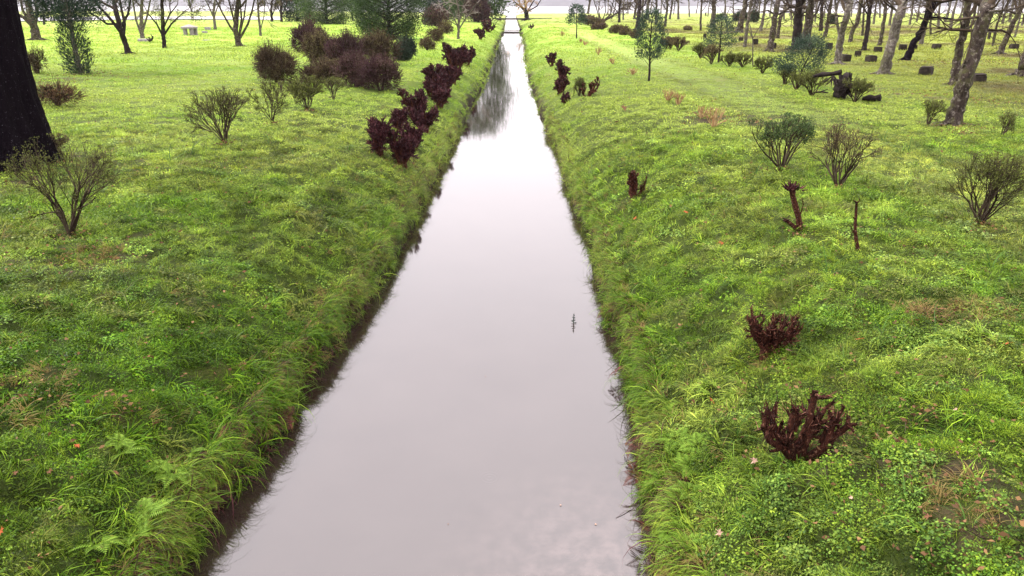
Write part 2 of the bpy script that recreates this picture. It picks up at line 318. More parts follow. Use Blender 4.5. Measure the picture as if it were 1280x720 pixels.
def lawn(x, y):
    """turf colour, bareness 0..1, and coarseness 0..1"""
    s = edge_dist(x, y); n1 = fbm(x, y, .35, 31); n2 = fbm(x, y, 1.6, 44); n3 = fbm(x, y, .07, 52, 2)
    D = np.hypot(x, y)
    deep = np.array([.042, .108, .003]); lush = np.array([.11, .245, .012]); yel = np.array([.225, .315, .05]); olive = np.array([.10, .115, .024])
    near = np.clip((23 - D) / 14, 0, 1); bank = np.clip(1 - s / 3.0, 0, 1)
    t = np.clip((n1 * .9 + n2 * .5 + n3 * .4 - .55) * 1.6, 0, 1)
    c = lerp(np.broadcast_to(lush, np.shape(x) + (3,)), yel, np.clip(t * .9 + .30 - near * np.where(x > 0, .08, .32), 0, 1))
    c = lerp(c, deep, np.clip(near * np.where(x > 0, .28, .44) + bank * .25 + (.5 - n2) * .8 * near, 0, .9))  # foreground and left-side shade put into the turf colour, plus deeper bank green
    ol = np.clip((x - 14) / 8, 0, 1) * np.clip((D - 26) / 10, 0, 1) * np.clip((240 - D) / 80, 0, 1)
    c = lerp(c, np.array([.16, .165, .028]), ol * .6)
    c = lerp(c, np.array([.09, .068, .03]), ol * np.clip((fbm(x, y, .13, 77) - .48) * 5, 0, .85))
    p = np.clip(1.25 - poly_dist(x, y, PATHW) / 1.25, 0, 1); c = lerp(c, np.array([.25, .345, .075]), np.clip(p * 1.2, 0, .8)); e_ = np.abs(poly_dist(x, y, PATHW) - 1.35); c = lerp(c, np.array([.12, .13, .04]), np.clip(1 - e_ / .4, 0, 1) * .5)
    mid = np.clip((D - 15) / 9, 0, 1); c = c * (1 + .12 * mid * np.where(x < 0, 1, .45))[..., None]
    far = np.clip((D - 130) / 150, 0, 1); c = lerp(c, np.array([.24, .26, .085]), far * .7)
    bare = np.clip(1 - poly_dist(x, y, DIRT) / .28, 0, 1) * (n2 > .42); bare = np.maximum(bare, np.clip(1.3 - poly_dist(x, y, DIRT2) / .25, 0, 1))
    for (q, r) in LITTER_SHADE: bare = np.maximum(bare, np.clip(1.5 - np.hypot(x - q[0], (y - q[1]) * .75) / r, 0, 1) * np.clip((n2 - .36) * 6, 0, 1))
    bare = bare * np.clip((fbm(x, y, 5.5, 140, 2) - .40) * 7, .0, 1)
    return c, bare, p, near, bank
# ------------------------------------------------------------------ ground sheet, channel, lake
def sheet(name, X, Y, Z, m, kind='structure'):
    ny, nx = X.shape; mb = MB(); i = np.arange(ny - 1)[:, None] * nx; j = np.arange(nx - 1)[None]
    Q = np.stack([i + j, i + j + 1, i + nx + j + 1, i + nx + j], -1).reshape(-1, 4)
    mb.add(np.stack([X, Y, Z], -1).reshape(-1, 3), Q); o = mb.build(name, m); o['kind'] = kind; return o
ys = np.concatenate([np.arange(-6, 4, .5), np.arange(4, 14, .09), np.arange(14, 30, .2), np.geomspace(30, 520, 190)])
so_ = np.concatenate([[0, .03, .06, .09, .12, .2, .3, .42, .56], np.arange(.7, 6, .16), np.geomspace(6, 480, 74)])
l_, r_ = edges(ys)
fr = np.array([.15, .4, .6, .85])
X = np.concatenate([l_[:, None] - so_[::-1][None], l_[:, None] + (r_ - l_)[:, None] * fr[None], r_[:, None] + so_[None]], 1)
Y = np.broadcast_to(ys[:, None], X.shape); Z = ground_h(X, Y)
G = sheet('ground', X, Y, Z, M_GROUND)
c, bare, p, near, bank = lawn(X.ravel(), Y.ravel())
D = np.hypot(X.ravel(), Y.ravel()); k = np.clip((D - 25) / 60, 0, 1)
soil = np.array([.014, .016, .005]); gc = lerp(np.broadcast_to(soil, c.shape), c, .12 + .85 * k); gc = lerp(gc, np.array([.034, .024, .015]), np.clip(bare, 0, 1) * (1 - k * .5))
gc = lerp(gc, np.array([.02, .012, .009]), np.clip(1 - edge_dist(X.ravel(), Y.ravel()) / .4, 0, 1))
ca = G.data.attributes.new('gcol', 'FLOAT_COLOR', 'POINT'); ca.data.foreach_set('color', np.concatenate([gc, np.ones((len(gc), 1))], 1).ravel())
pr = hit_z(612, 597, 0); pr2 = hit_z(712, 692, 0); pr3 = hit_z(700, 632, 0)
yw = np.concatenate([np.arange(-6, 40, .5), np.geomspace(40, 350, 60)]); wl, wr = edges(yw)
XW = wl[:, None] - .5 + (wr - wl + 1.0)[:, None] * np.linspace(0, 1, 7)[None]
WAT = sheet('channel_water', XW, np.broadcast_to(yw[:, None], XW.shape), XW * 0, water_mat('still_murky_water', True, [(pr[0], pr[1], .13), (pr2[0], pr2[1], .1), (pr3[0], pr3[1], .05)]))
LX, LY = np.meshgrid(np.linspace(-5000, 5000, 9), np.array([350.5, 600, 1500, 6000])); 
LAKE = sheet('lake_water', LX, LY, LX * 0, water_mat('rippled_lake_water', False))
hx = np.linspace(-4200, 4200, 120); hz = 26 + 34 * fbm(hx, hx * 0, .0021, 3); mb = MB()
HY = np.array([2600, 2640, 2750, 3000.])[:, None] + 0 * hx[None]; HZ = np.array([-1, .25, .8, 1.])[:, None] * hz[None]; HZ[0] = -1
sheet('far_shore_hills', np.broadcast_to(hx[None], HY.shape), HY, HZ, M_HILL)
# the wet road crossing behind the left-hand lawn
rp = [(-80, 24.6), (0, 24.2), (70, 23.4), (150, 23), (240, 22.6), (330, 23.2), (352, 23.3)]
c_ = []; e1 = []
for px, py in rp:
    a = hit_z(px, py + 2.0 + (px < 100) * 1.2, 1.6); b = hit_z(px, py - 1.7, 1.6); c_.append(a); e1.append(b)
RX = np.array([[p[0] for p in c_], [p[0] for p in e1]]); RY = np.array([[p[1] for p in c_], [p[1] for p in e1]])
RX = np.array([RX[0] * (1 - t) + RX[1] * t for t in np.linspace(0, 1, 12)]); RY = np.array([RY[0] * (1 - t) + RY[1] * t for t in np.linspace(0, 1, 12)])
sheet('road', RX, RY, RX * 0 + 1.75, M_ROAD)

# ------------------------------------------------------------------ grass tufts, scattered by geometry nodes
def blades(mb, n, rad, h, wd, curve, rng, lean=None, seg=3, hue=None, spread=.35):
    """n curved blades in a patch of radius rad"""
    a = rng.rand(n) * 2 * np.pi; rr = rad * np.sqrt(rng.rand(n)); B = np.stack([rr * np.cos(a), rr * np.sin(a), 0 * a - .01], 1)
    az = a + rng.randn(n) * .9 if lean is None else lean + rng.randn(n) * .5
    dx = np.stack([np.cos(az), np.sin(az), 0 * az], 1); sx = np.stack([-np.sin(az), np.cos(az), 0 * az], 1)
    H = h * (.45 + .8 * rng.rand(n)); cu = curve * (.3 + 1.2 * rng.rand(n)); sp_ = spread * rng.rand(n)
    tw = rng.randn(n) * .6; sx = sx * np.cos(tw)[:, None] + dx * np.sin(tw)[:, None]
    rows = []
    for k in range(seg + 1):
        t = k / seg; ang = sp_ + cu * t
        # integrate a bending blade
        if k == 0: pos = B.copy()
        else: pos = pos + (dx * np.sin(ang)[:, None] + np.array([0, 0, 1.]) * np.cos(ang)[:, None]) * (H / seg)[:, None]
        wv = wd * (1 - .85 * t ** 1.5) * (.7 + .6 * rng.rand(n)) if k else wd * .8 * np.ones(n)
        rows.append((pos - sx * wv[:, None] / 2, pos + sx * wv[:, None] / 2))
    V = np.stack([v for r in rows for v in r], 1)          # n, 2(seg+1), 3
    q = []; base = np.arange(n)[:, None] * 2 * (seg + 1)
    for k in range(seg): q.append(base + np.array([[2 * k, 2 * k + 1, 2 * k + 3, 2 * k + 2]]))
    mb.add(V.reshape(-1, 3), np.concatenate(q), np.repeat(rng.rand(n) * .93 if hue is None else hue * np.ones(n), 2 * (seg + 1)))
def broad(mb, n, rad, h, sz, rng):
    a = rng.rand(n) * 2 * np.pi; rr = rad * np.sqrt(rng.rand(n)); C = np.stack([rr * np.cos(a), rr * np.sin(a), h * (.3 + .7 * rng.rand(n))], 1)
    D = np.stack([np.cos(a + rng.randn(n)), np.sin(a + rng.randn(n)), rng.randn(n) * .35 - .15], 1); D /= np.linalg.norm(D, axis=1)[:, None]
    S = np.cross(D, np.array([0, 0, 1.]) + rng.randn(n, 3) * .35); S /= np.linalg.norm(S, axis=1)[:, None]; s = (sz * (.6 + .8 * rng.rand(n)))[:, None]
    V = np.stack([C - D * s * .5, C + S * s * .42, C + D * s * .6, C - S * s * .42], 1); mb.add(V.reshape(-1, 3), np.arange(4 * n).reshape(n, 4), np.repeat(rng.rand(n) * .93, 4))
def tuft_collection(name, makers):
    c = bpy.data.collections.new(name)
    for i, mk in enumerate(makers):
        mb = MB(); mk(mb, rs(100 + i * 7 + len(name)))
        o = mb.build('%s_%02d' % (name, i), M_GRASS, link=False); c.objects.link(o)
    return c
NEAR = tuft_collection('grass_tuft', [
    lambda m, r: blades(m, 26, .055, .10, .0052, 1.5, r), lambda m, r: blades(m, 22, .07, .12, .006, 1.7, r), lambda m, r: blades(m, 30, .05, .08, .0045, 1.3, r),
    lambda m, r: blades(m, 22, .06, .13, .0062, 1.9, r, 0.0), lambda m, r: (blades(m, 16, .05, .09, .005, 1.4, r), broad(m, 10, .06, .05, .02, r)),
    lambda m, r: blades(m, 60, .075, .045, .0035, 1.2, r, None, 2), lambda m, r: blades(m, 55, .08, .055, .004, 1.5, r, None, 2),      # 5,6 mossy
    lambda m, r: broad(m, 46, .085, .06, .020, r), lambda m, r: broad(m, 34, .085, .065, .026, r), lambda m, r: broad(m, 70, .08, .05, .014, r),   # 7,8,9 leafy
    lambda m, r: blades(m, 16, .03, .26, .0075, 2.0, r, 0.0, 5, None, .5), lambda m, r: blades(m, 20, .04, .20, .007, 2.2, r, 0.0, 5, None, .4),    # 10,11 long, lean +x
    lambda m, r: blades(m, 18, .04, .18, .0055, 2.3, r, 0.0, 5, 1.0, .6), lambda m, r: blades(m, 12, .02, .34, .0085, 1.9, r, None, 5, None, .5)])  # 12 straw, 13 big rosette
MID = tuft_collection('lawn_patch', [
    lambda m, r: blades(m, 60, .17, .09, .011, 1.5, r, None, 2), lambda m, r: blades(m, 50, .2, .11, .012, 1.7, r, None, 2), lambda m, r: blades(m, 70, .18, .055, .010, 1.2, r, None, 2),
    lambda m, r: (blades(m, 30, .17, .09, .011, 1.5, r, None, 2), broad(m, 18, .18, .06, .04, r)), lambda m, r: blades(m, 26, .07, .30, .012, 2.0, r, 0.0, 4, None, .4)])
FAR = tuft_collection('meadow_patch', [
    lambda m, r: blades(m, 90, .5, .08, .03, 1.3, r, None, 1), lambda m, r: blades(m, 80, .55, .11, .035, 1.5, r, None, 2), lambda m, r: blades(m, 60, .5, .16, .04, 1.5, r, None, 2)])
def scatter_tree(coll):
    g = bpy.data.node_groups.new('scatter_' + coll.name, 'GeometryNodeTree')
    g.interface.new_socket('Geometry', in_out='INPUT', socket_type='NodeSocketGeometry'); g.interface.new_socket('Geometry', in_out='OUTPUT', socket_type='NodeSocketGeometry')
    n, l = g.nodes, g.links; gi = n.new('NodeGroupInput'); go = n.new('NodeGroupOutput'); ip = n.new('GeometryNodeInstanceOnPoints')
    ci = n.new('GeometryNodeCollectionInfo'); ci.inputs['Collection'].default_value = coll; ci.inputs['Separate Children'].default_value = True; ci.inputs['Reset Children'].default_value = True
    def na(nm, ty):
        a = n.new('GeometryNodeInputNamedAttribute'); a.data_type = ty; a.inputs['Name'].default_value = nm; return a.outputs['Attribute']
    l.new(gi.outputs[0], ip.inputs['Points']); l.new(ci.outputs[0], ip.inputs['Instance']); ip.inputs['Pick Instance'].default_value = True
    l.new(na('vid', 'INT'), ip.inputs['Instance Index']); l.new(na('rot', 'FLOAT_VECTOR'), ip.inputs['Rotation']); l.new(na('scl', 'FLOAT'), ip.inputs['Scale'])
    l.new(ip.outputs[0], go.inputs[0]); return g
def euler_tilt(tx, ty, yaw):
    """tilt towards (tx,ty) by |t| radians after a spin yaw"""
    a = np.hypot(tx, ty) + 1e-9; ux, uy = -ty / a, tx / a; c, s = np.cos(a), np.sin(a)
    T = np.zeros(a.shape + (3, 3)); T[..., 0, 0] = c + ux * ux * (1 - c); T[..., 0, 1] = ux * uy * (1 - c); T[..., 0, 2] = uy * s
    T[..., 1, 0] = ux * uy * (1 - c); T[..., 1, 1] = c + uy * uy * (1 - c); T[..., 1, 2] = -ux * s; T[..., 2, 0] = -uy * s; T[..., 2, 1] = ux * s; T[..., 2, 2] = c
    Z_ = np.zeros_like(T); Z_[..., 0, 0] = np.cos(yaw); Z_[..., 0, 1] = -np.sin(yaw); Z_[..., 1, 0] = np.sin(yaw); Z_[..., 1, 1] = np.cos(yaw); Z_[..., 2, 2] = 1
    M = T @ Z_; return np.stack([np.arctan2(M[..., 2, 1], M[..., 2, 2]), -np.arcsin(np.clip(M[..., 2, 0], -1, 1)), np.arctan2(M[..., 1, 0], M[..., 0, 0])], -1)
def scatter(name, label, cat, coll, x, y, vid, yaw, scl, col, tilt=.8, dz=0):
    z = ground_h(x, y) + dz; e = .12; gx = (ground_h(x + e, y) - ground_h(x - e, y)) / (2 * e); gy = (ground_h(x, y + e) - ground_h(x, y - e)) / (2 * e)
    a = np.arctan(np.hypot(gx, gy)) * tilt; h = np.hypot(gx, gy) + 1e-9
    rot = euler_tilt(-gx / h * a, -gy / h * a, yaw)
    me = bpy.data.meshes.new(name); me.vertices.add(len(x)); me.vertices.foreach_set('co', np.stack([x, y, z], 1).ravel())
    for nm, ty, v, kk in (('vid', 'INT', vid.astype(np.int32), 'value'), ('scl', 'FLOAT', scl, 'value'), ('rot', 'FLOAT_VECTOR', rot.ravel(), 'vector')):
        me.attributes.new(nm, ty, 'POINT').data.foreach_set(kk, v)
    me.attributes.new('icol', 'FLOAT_COLOR', 'POINT').data.foreach_set('color', np.concatenate([col, np.ones((len(x), 1))], 1).ravel())
    o = bpy.data.objects.new(name, me); COL.objects.link(o); me.materials.append(M_GRASS)
    md = o.modifiers.new('scatter', 'NODES'); md.node_group = scatter_tree(coll)
    prop(o, label, cat, None, 'stuff'); return o
rg = rs(3)
def samp(y0, y1, dens, gw=1.0):
    A = (y1 - y0) * ((.74 * y0 + 2.0) + (.74 * y1 + 2.0)); n = int(A * dens * 1.6)
    y = y0 + (y1 - y0) * rg.rand(n); hw = .74 * y1 + 2.0; x = (rg.rand(n) * 2 - 1) * hw; k = (np.abs(x) < .74 * y + 2.0)
    x, y = x[k], y[k]; s = edge_dist(x, y); k = s > .0; x, y, s = x[k], y[k], s[k]
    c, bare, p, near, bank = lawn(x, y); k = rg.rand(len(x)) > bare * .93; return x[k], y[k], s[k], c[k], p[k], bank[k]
def mixcol(c, x, y, rg, amt=.35):
    v = 1 + (rg.rand(len(x)) - .5) * amt; return c * v[:, None]
parts = [samp(3.6, 9, 120), samp(9, 16, 80), samp(16, 23, 38)]
x, y, s, c, p, bank = [np.concatenate([q[i] for q in parts]) for i in range(6)]
vid = np.where(rg.rand(len(x)) < .8, 5 + rg.randint(0, 2, len(x)), 9); c = mixcol(c * np.array([.75, .75, .7]), x, y, rg, .6) * np.clip(2.6 * fbm(x, y, 3.2, 190, 3) - .45, .25, 1.6)[:, None]  # noise patches darken the moss colour to stand in for turf shadows
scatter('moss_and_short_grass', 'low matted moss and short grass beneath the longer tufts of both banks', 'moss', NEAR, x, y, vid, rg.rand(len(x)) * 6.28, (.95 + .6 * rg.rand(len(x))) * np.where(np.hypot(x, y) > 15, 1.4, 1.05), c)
parts = [samp(3.6, 9, 104), samp(9, 15, 72), samp(15, 22, 42)]
x, y, s, c, p, bank = [np.concatenate([q[i] for q in parts]) for i in range(6)]
n1 = fbm(x, y, 1.1, 61); n2 = fbm(x, y, 2.3, 71); n3 = fbm(x, y, .6, 91); u = rg.rand(len(x))
vid = rg.randint(0, 5, len(x)); moss = (n1 > .52) & (u < .75) | (p > .3); vid = np.where(moss, 5 + rg.randint(0, 2, len(x)), vid)
leafy = (n2 > .64) & (u < .6); vid = np.where(leafy & ~(p > .3), 7 + rg.randint(0, 3, len(x)), vid)
cr = at(1090, 670); leaf2 = (np.hypot((x - cr[0]) * .8, (y - cr[1])) < 1.0) & (u < .9); cr = at(1180, 395); leaf2 |= (np.hypot((x - cr[0]) * .8, (y - cr[1])) < 1.2) & (u < .7); cr = at(200, 380); leaf2 |= (np.hypot((x - cr[0]) * .6, (y - cr[1])) < 2.2) & (u < .35)
vid = np.where(leaf2, np.where(rg.rand(len(x)) < .5, 7, 9), vid)
lng = (u < np.clip(.42 - s * .25, .03, 1)) | ((n3 > .6) & (u < .16)); vid = np.where(lng, np.where(rg.rand(len(x)) < .14, 12, 10 + rg.randint(0, 2, len(x))), vid)
ros = (rg.rand(len(x)) < .012); vid = np.where(ros, 13, vid)
toward = np.where(x > 0, math.pi, 0.0); yaw = rg.rand(len(x)) * 6.28; yaw = np.where(vid >= 10, toward + rg.randn(len(x)) * .7, yaw); yaw = np.where(vid == 13, rg.rand(len(x)) * 6.28, yaw)
c = mixcol(c, x, y, rg, .6) * np.clip(2.0 * fbm(x, y, 2.4, 170, 3) + .08, .4, 1.6)[:, None]; lf = (vid >= 7) & (vid <= 9); c = np.where(lf[:, None], c * np.array([.62, .70, 1.0]), c); ms = (vid == 5) | (vid == 6); c = np.where(ms[:, None], c * np.array([1.28, 1.12, .9]), c)
for (qx, qy), rr in [((38, 492), .42), ((1200, 625), .34), ((1235, 395), .3), ((300, 560), .25), ((255, 600), .22), ((420, 380), .4), ((1150, 380), .3), ((110, 325), .6)]:
    q = at(qx, qy); hb = (np.hypot(x - q[0], (y - q[1]) * .8) < rr * (.5 + fbm(x, y, 3, 210))) & (rg.rand(len(x)) < .62); vid = np.where(hb, 12, vid)
st = (vid == 12); c = np.where(st[:, None], np.array([.15, .12, .045]) * (.6 + .8 * rg.rand(len(x)))[:, None], c)
c = np.where((vid == 13)[:, None], np.array([.07, .15, .022]), c)
dryp = np.clip((fbm(x, y, 1.9, 121) - .60) * 5, 0, .45) ; c = lerp(c, np.array([.14, .12, .04]), dryp)
scl = (.7 + .6 * rg.rand(len(x))) * np.where(np.hypot(x, y) > 14, 1.25, 1.0); scl = scl * (.62 + .8 * fbm(x, y, 3.1, 160, 2)); scl = np.where(moss, scl * 1.1, scl) * np.where(s < .12, .8, 1)
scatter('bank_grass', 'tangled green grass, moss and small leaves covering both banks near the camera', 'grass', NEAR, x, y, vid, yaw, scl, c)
# blades hanging over the water's edge
yb = np.concatenate([3.6 + 30 * rg.rand(4200) ** 1.4, 3.8 + 9 * rg.rand(1500)]); side = rg.rand(len(yb)) < .5; l_, r_ = edges(yb); off = rg.rand(len(yb)) * .3 - .03; xb = np.where(side, l_ - off, r_ + off)
vb = 10 + rg.randint(0, 3, len(yb)); vb = np.where(rg.rand(len(yb)) < .06, 13, vb); cb, *_ = lawn(xb, yb); cb = mixcol(cb * np.array([.95, .95, .9]), xb, yb, rg, .8)
cb = np.where((vb == 12)[:, None], np.array([.13, .10, .045]) * (.4 + .9 * rg.rand(len(yb)))[:, None], cb); cb = np.where((rg.rand(len(yb)) < .17)[:, None], np.array([.05, .018, .016]), cb)
scatter('water_edge_grass', 'long arching grass blades hanging over the edge of the channel water', 'grass', NEAR, xb, yb, vb, np.where(side, 0, math.pi) + rg.randn(len(yb)) * .6, .6 + .95 * rg.rand(len(yb)), cb, .5, .02)
x, y, s, c, p, bank = [np.concatenate(q) for q in zip(samp(22, 32, 17), samp(32, 48, 9))]
vid = rg.randint(0, 4, len(x)); vid = np.where(p > .25, 2, vid); vid = np.where((rg.rand(len(x)) < np.clip(.5 - s * .4, .015, 1)), 4, vid)
yaw = np.where(vid == 4, np.where(x > 0, math.pi, 0.0) + rg.randn(len(x)) * .7, rg.rand(len(x)) * 6.28)
scatter('lawn_grass', 'bright green turf of the middle lawn with coarser tufts', 'grass', MID, x, y, vid, yaw, .8 + .5 * rg.rand(len(x)), mixcol(c, x, y, rg, .4))
x, y, s, c, p, bank = [np.concatenate(q) for q in zip(samp(48, 80, 1.9), samp(80, 130, .8), samp(130, 240, .15))]
vid = np.where(s < 1.0, 2, rg.randint(0, 2, len(x)) * (p < .3)); D = np.hypot(x, y)
scatter('meadow_grass', 'pale yellow green grass of the far lawns towards the lake', 'grass', FAR, x, y, vid, rg.rand(len(x)) * 6.28, (.8 + .5 * rg.rand(len(x))) * np.where(D > 90, 1.3, 1), mixcol(c, x, y, rg, .3))
# ------------------------------------------------------------------ plants
b_is_far = lambda py: py < 56
def base(px, py): q = at(px, py); q[2] -= .03; return q
def root(name, loc, label, cat, group=None): return empty(name, loc, label, cat, group)
def bare_tree(px, py, w_px, pts, label, limbs=(), name='bare_tree', mt=M_BARK, twig=M_TWIG, H=8.5, lv=3, seed=0, flare=1.5, group=None, crown=True, spread=.62, roots=0, cat='tree', rgh=.22, leafm=None, nleaf=0, dens=(3, 4), cl=1.0):
    rng = rs(seed + int(px) * 7 + 1); b = base(px, py); Y = b[1]; m = mpp(Y); rad = w_px * m / 2
    t = root(name, b, label, cat, group)
    P = [at_y(x, y, Y + rng.randn() * rad * .6 * i) - b for i, (x, y) in enumerate([(px, py)] + list(pts))]; P[0] = np.array([0, 0, -.25])
    dz = unit(P[-1] - P[-2]); top = P[-1]; rem = max(.8, (H * .45 - top[2]))
    if crown: top = top + (dz * .95 + np.array([0, 0, .15])) * rem * .5; P.append(top)
    P = np.array(P); d = np.concatenate([[0], np.cumsum(np.linalg.norm(np.diff(P, axis=0), axis=1))]); n = 26; u = d[-1] * np.linspace(0, 1, n) ** 1.7; P2 = np.stack([np.interp(u, d, P[:, k]) for k in range(3)], 1)
    for _ in range(2): P2[1:-1] = (P2[:-2] + P2[1:-1] * 2 + P2[2:]) / 4
    P2[1:] += rng.randn(n - 1, 3) * rad * .12; r = rad * np.interp(u, [0, .1 + rad * .6, .1 + rad * 1.8, .1 + rad * 4, d[-1] * .7, d[-1]], [flare, 1 + (flare - 1) * .42, 1.1, 1.0, .86, .66])
    mb = MB(); tube(mb, P2, r, 14 if w_px > 5 else 8, .5, rgh, rng)
    tips = []
    for k in range(roots):
        a = k * 6.28 / roots + rng.rand(); q = np.array([math.cos(a), math.sin(a), 0]); tube(mb, [q * rad * .4 + [0, 0, rad * .9], q * rad * 1.3 + [0, 0, rad * .3], q * rad * 2.5 + [0, 0, .02], q * rad * 3.6 - [0, 0, .06]], [rad * .5, rad * .38, rad * .24, rad * .12], 6)
    cm = MB()
    for lw, lp in limbs:
        Q = [at_y(x, y, Y + i * rng.randn() * m * 2) - b for i, (x, y) in enumerate(lp)]
        Q = np.array(Q); e = unit(Q[-1] - Q[-2]); tube(mb, Q, np.linspace(lw * m / 2, lw * m / 2 * .6, len(Q)), 7, .5)
        if crown: grow(cm, tips, Q[-1], e, 1.5 * cl, lw * m / 2 * .55, 1, lv, rng, dens, spread, .05, rmin=max(.006, m * .22))
        grow(cm, tips, Q[len(Q) // 2], unit(e + rng.randn(3) * .8), 1.0 * cl, lw * m / 2 * .35, 2, lv, rng, dens, spread, .05, rmin=max(.006, m * .22))
    if crown:
        for k in range(3):
            dd = unit(dz + np.array([rng.randn(), rng.randn(), .25]) * .7); grow(cm, tips, P2[-1 - k * 2], dd, H * .24 * cl, r[-1] * .8, 1, lv, rng, dens, spread, .04, rmin=max(.006, m * .22))
        for k in range(5):     # low side twigs hanging into view
            i = rng.randint(int(n * .72), n); dd = unit(np.array([rng.randn(), rng.randn(), .15])); grow(cm, tips, P2[i], dd, H * .13 * cl, r[i] * .22, 2, lv, rng, dens, spread, .0, rmin=max(.005, m * .2))
    mb.build('trunk', mt, t)
    if cm.V: cm.build('crown', twig, t)
    if leafm and tips:
        lm = MB(); C = np.array([q[0] for q in tips]); Dd = np.array([q[1] for q in tips]); C = np.repeat(C, nleaf, 0) + rng.randn(len(C) * nleaf, 3) * .16; leaves(lm, C, np.repeat(Dd, nleaf, 0) + rng.randn(len(C), 3) * .7, max(.06, m * 1.5), max(.03, m * .8), rng); lm.build('foliage', leafm, t)
    return t
def vase_shrub(px, py, wpx, hpx, label, name='bare_shrub', nst=8, stem=M_TWIG, leafm=M_LEAFO, nleaf=5, leaf=.035, flat=.0, lv=3, seed=0, group=None, thick=.016, nch=(3, 4), cat='shrub', lean=0.0, open_=1.0, tipw=None):
    open_ *= 1.15; thick *= 1.35; nleaf = int(nleaf * 2); leaf *= 1.2; nst = int(nst * 1.2)
    rng = rs(seed + int(px) * 3 + int(py)); b = base(px, py); m = mpp(b[1]); H = hpx * m / math.cos(TH) * .97; W = wpx * m / 2
    t = root(name, b, label, cat, group); mb = MB(); tips = []; rmin = max(.0028, m * .28)
    for i in range(nst):
        a = i * 6.283 / nst + rng.rand() * .6; tilt = math.atan2(W * (.25 + .75 * ((i * 7) % nst) / nst), H) * open_
        d = np.array([math.cos(a) * math.sin(tilt) + lean, math.sin(a) * math.sin(tilt), math.cos(tilt)]); L0 = H * .46 / max(.5, math.cos(tilt)) ** .7
        p = np.array([math.cos(a), math.sin(a), 0]) * thick * 1.5 * rng.rand()
        grow(mb, tips, p, d, L0, thick * (.7 + .5 * rng.rand()), 1, lv + 1, rng, nch, .40, .02, .13, .60, rmin, (5, 5, 4, 3, 3, 3))
    if flat or True:
        for V in mb.V:       # keep the clipped outline of the bush
            zt = H * (1.0 - .25 * (np.hypot(V[:, 0], V[:, 1]) / max(W, .05)) ** 2 * (1 - flat)); ex = np.maximum(V[:, 2] - zt, 0); V[:, 2] -= ex * .85
            rr = np.hypot(V[:, 0], V[:, 1]); f = np.where(rr > W, (W + (rr - W) * .25) / np.maximum(rr, 1e-6), 1); V[:, 0] *= f; V[:, 1] *= f
    mb.build('stems', stem, t)
    if leafm and nleaf:
        lm = MB(); C = np.array([q[0] for q in tips]); Dd = np.array([q[1] for q in tips]); C = np.repeat(C, nleaf, 0) + rng.randn(len(C) * nleaf, 3) * .028
        zt = H * (1.0 - .25 * (np.hypot(C[:, 0], C[:, 1]) / max(W, .05)) ** 2 * (1 - flat)); C[:, 2] -= np.maximum(C[:, 2] - zt, 0) * .85; rr = np.hypot(C[:, 0], C[:, 1]); f = np.where(rr > W, (W + (rr - W) * .25) / np.maximum(rr, 1e-6), 1); C[:, 0] *= f; C[:, 1] *= f
        lf = max(leaf, m * 1.3); leaves(lm, C, np.repeat(Dd, nleaf, 0) + rng.randn(len(C), 3) * .6, lf, lf * .5, rng); lm.build('foliage', leafm, t)
    return t
def stub_shrub(px, py, wpx, hpx, label, arms=None, name='pruned_shrub', mt=M_STUB, seed=0, n=7, group='dark red pruned shrubs', spikes=16, r0=None, cat='shrub', density=1.0):
    """a hard pruned shrub: thick knobbly arms that end in brushes of short cut stems"""
    rng = rs(seed + int(px) + int(py) * 5); b = base(px, py); m = mpp(b[1]); k_ = 1.42 if 'left bank' in (group or '') else 1.0; H = min(k_, 1.06) * hpx * m / math.cos(TH) * .95; W = k_ * wpx * m / 2
    t = root(name, b, label, cat, group); mb = MB(); sm = MB(); r0 = r0 or H * .05
    if arms is None:
        arms = [(W * .8 * math.cos(i * 2.4 + seed) * (.35 + .65 * ((i * 3) % n) / n), W * .8 * math.sin(i * 2.4 + seed) * (.35 + .65 * ((i * 3) % n) / n), H * (.42 + .5 * rng.rand())) for i in range(n)]
    for (ax, ay, az) in arms:
        e = np.array([ax, ay, az]); k = np.array([ax * .55, ay * .55, az * .42]) + rng.randn(3) * H * .04
        P = np.array([[ax * .28, ay * .28, -.06], k * .5, k, (k + e) / 2 + rng.randn(3) * H * .035, e]); tube(mb, P, [r0 * 1.1, r0 * .95, r0 * .8, r0 * .62, r0 * .55], 7, rng.rand(), .3, rng)
        nb = int(9 * density) + 3
        for j in range(nb):
            u = rng.rand() ** .7; q = P[1] + (P[4] - P[1]) * u; d = unit(unit(e - k) * .8 + rng.randn(3) * .75 + np.array([0, 0, .35])); Ln = H * (.10 + .12 * rng.rand()); B_, de = path(q, d, Ln, 2, .25, .1, rng); tube(mb, B_, [r0 * .42, r0 * .34, r0 * .26], 5, rng.rand())
            ns = int(spikes * density); C = q + (B_[-1] - q) * (.3 + .8 * rng.rand(ns, 1)) + rng.randn(ns, 3) * H * .016
            Dd = de * 1.0 + rng.randn(ns, 3) * .65 + np.array([0, 0, .5]); Dd /= np.linalg.norm(Dd, axis=1)[:, None]; L_ = H * (.05 + .10 * rng.rand(ns)); rr_ = max(.0042, m * .5)
            for q2, d2, l2 in zip(C, Dd, L_): tube(sm, [q2, q2 + d2 * l2], [rr_ * 1.1, rr_ * .7], 3, rng.rand() ** 1.5)
    zmax = H * 1.03
    for V in mb.V + sm.V:
        V[:, 2] -= np.maximum(V[:, 2] - zmax, 0) * .7; rr = np.hypot(V[:, 0], V[:, 1]); f = np.where(rr > W * 1.02, (W * 1.02 + (rr - W * 1.02) * .4) / np.maximum(rr, 1e-6), 1); V[:, 0] *= f; V[:, 1] *= f
    mb.build('branches', M_STUBB, t); prop(sm.build('cut_stems', mt, t), None, None, None, 'stuff'); return t
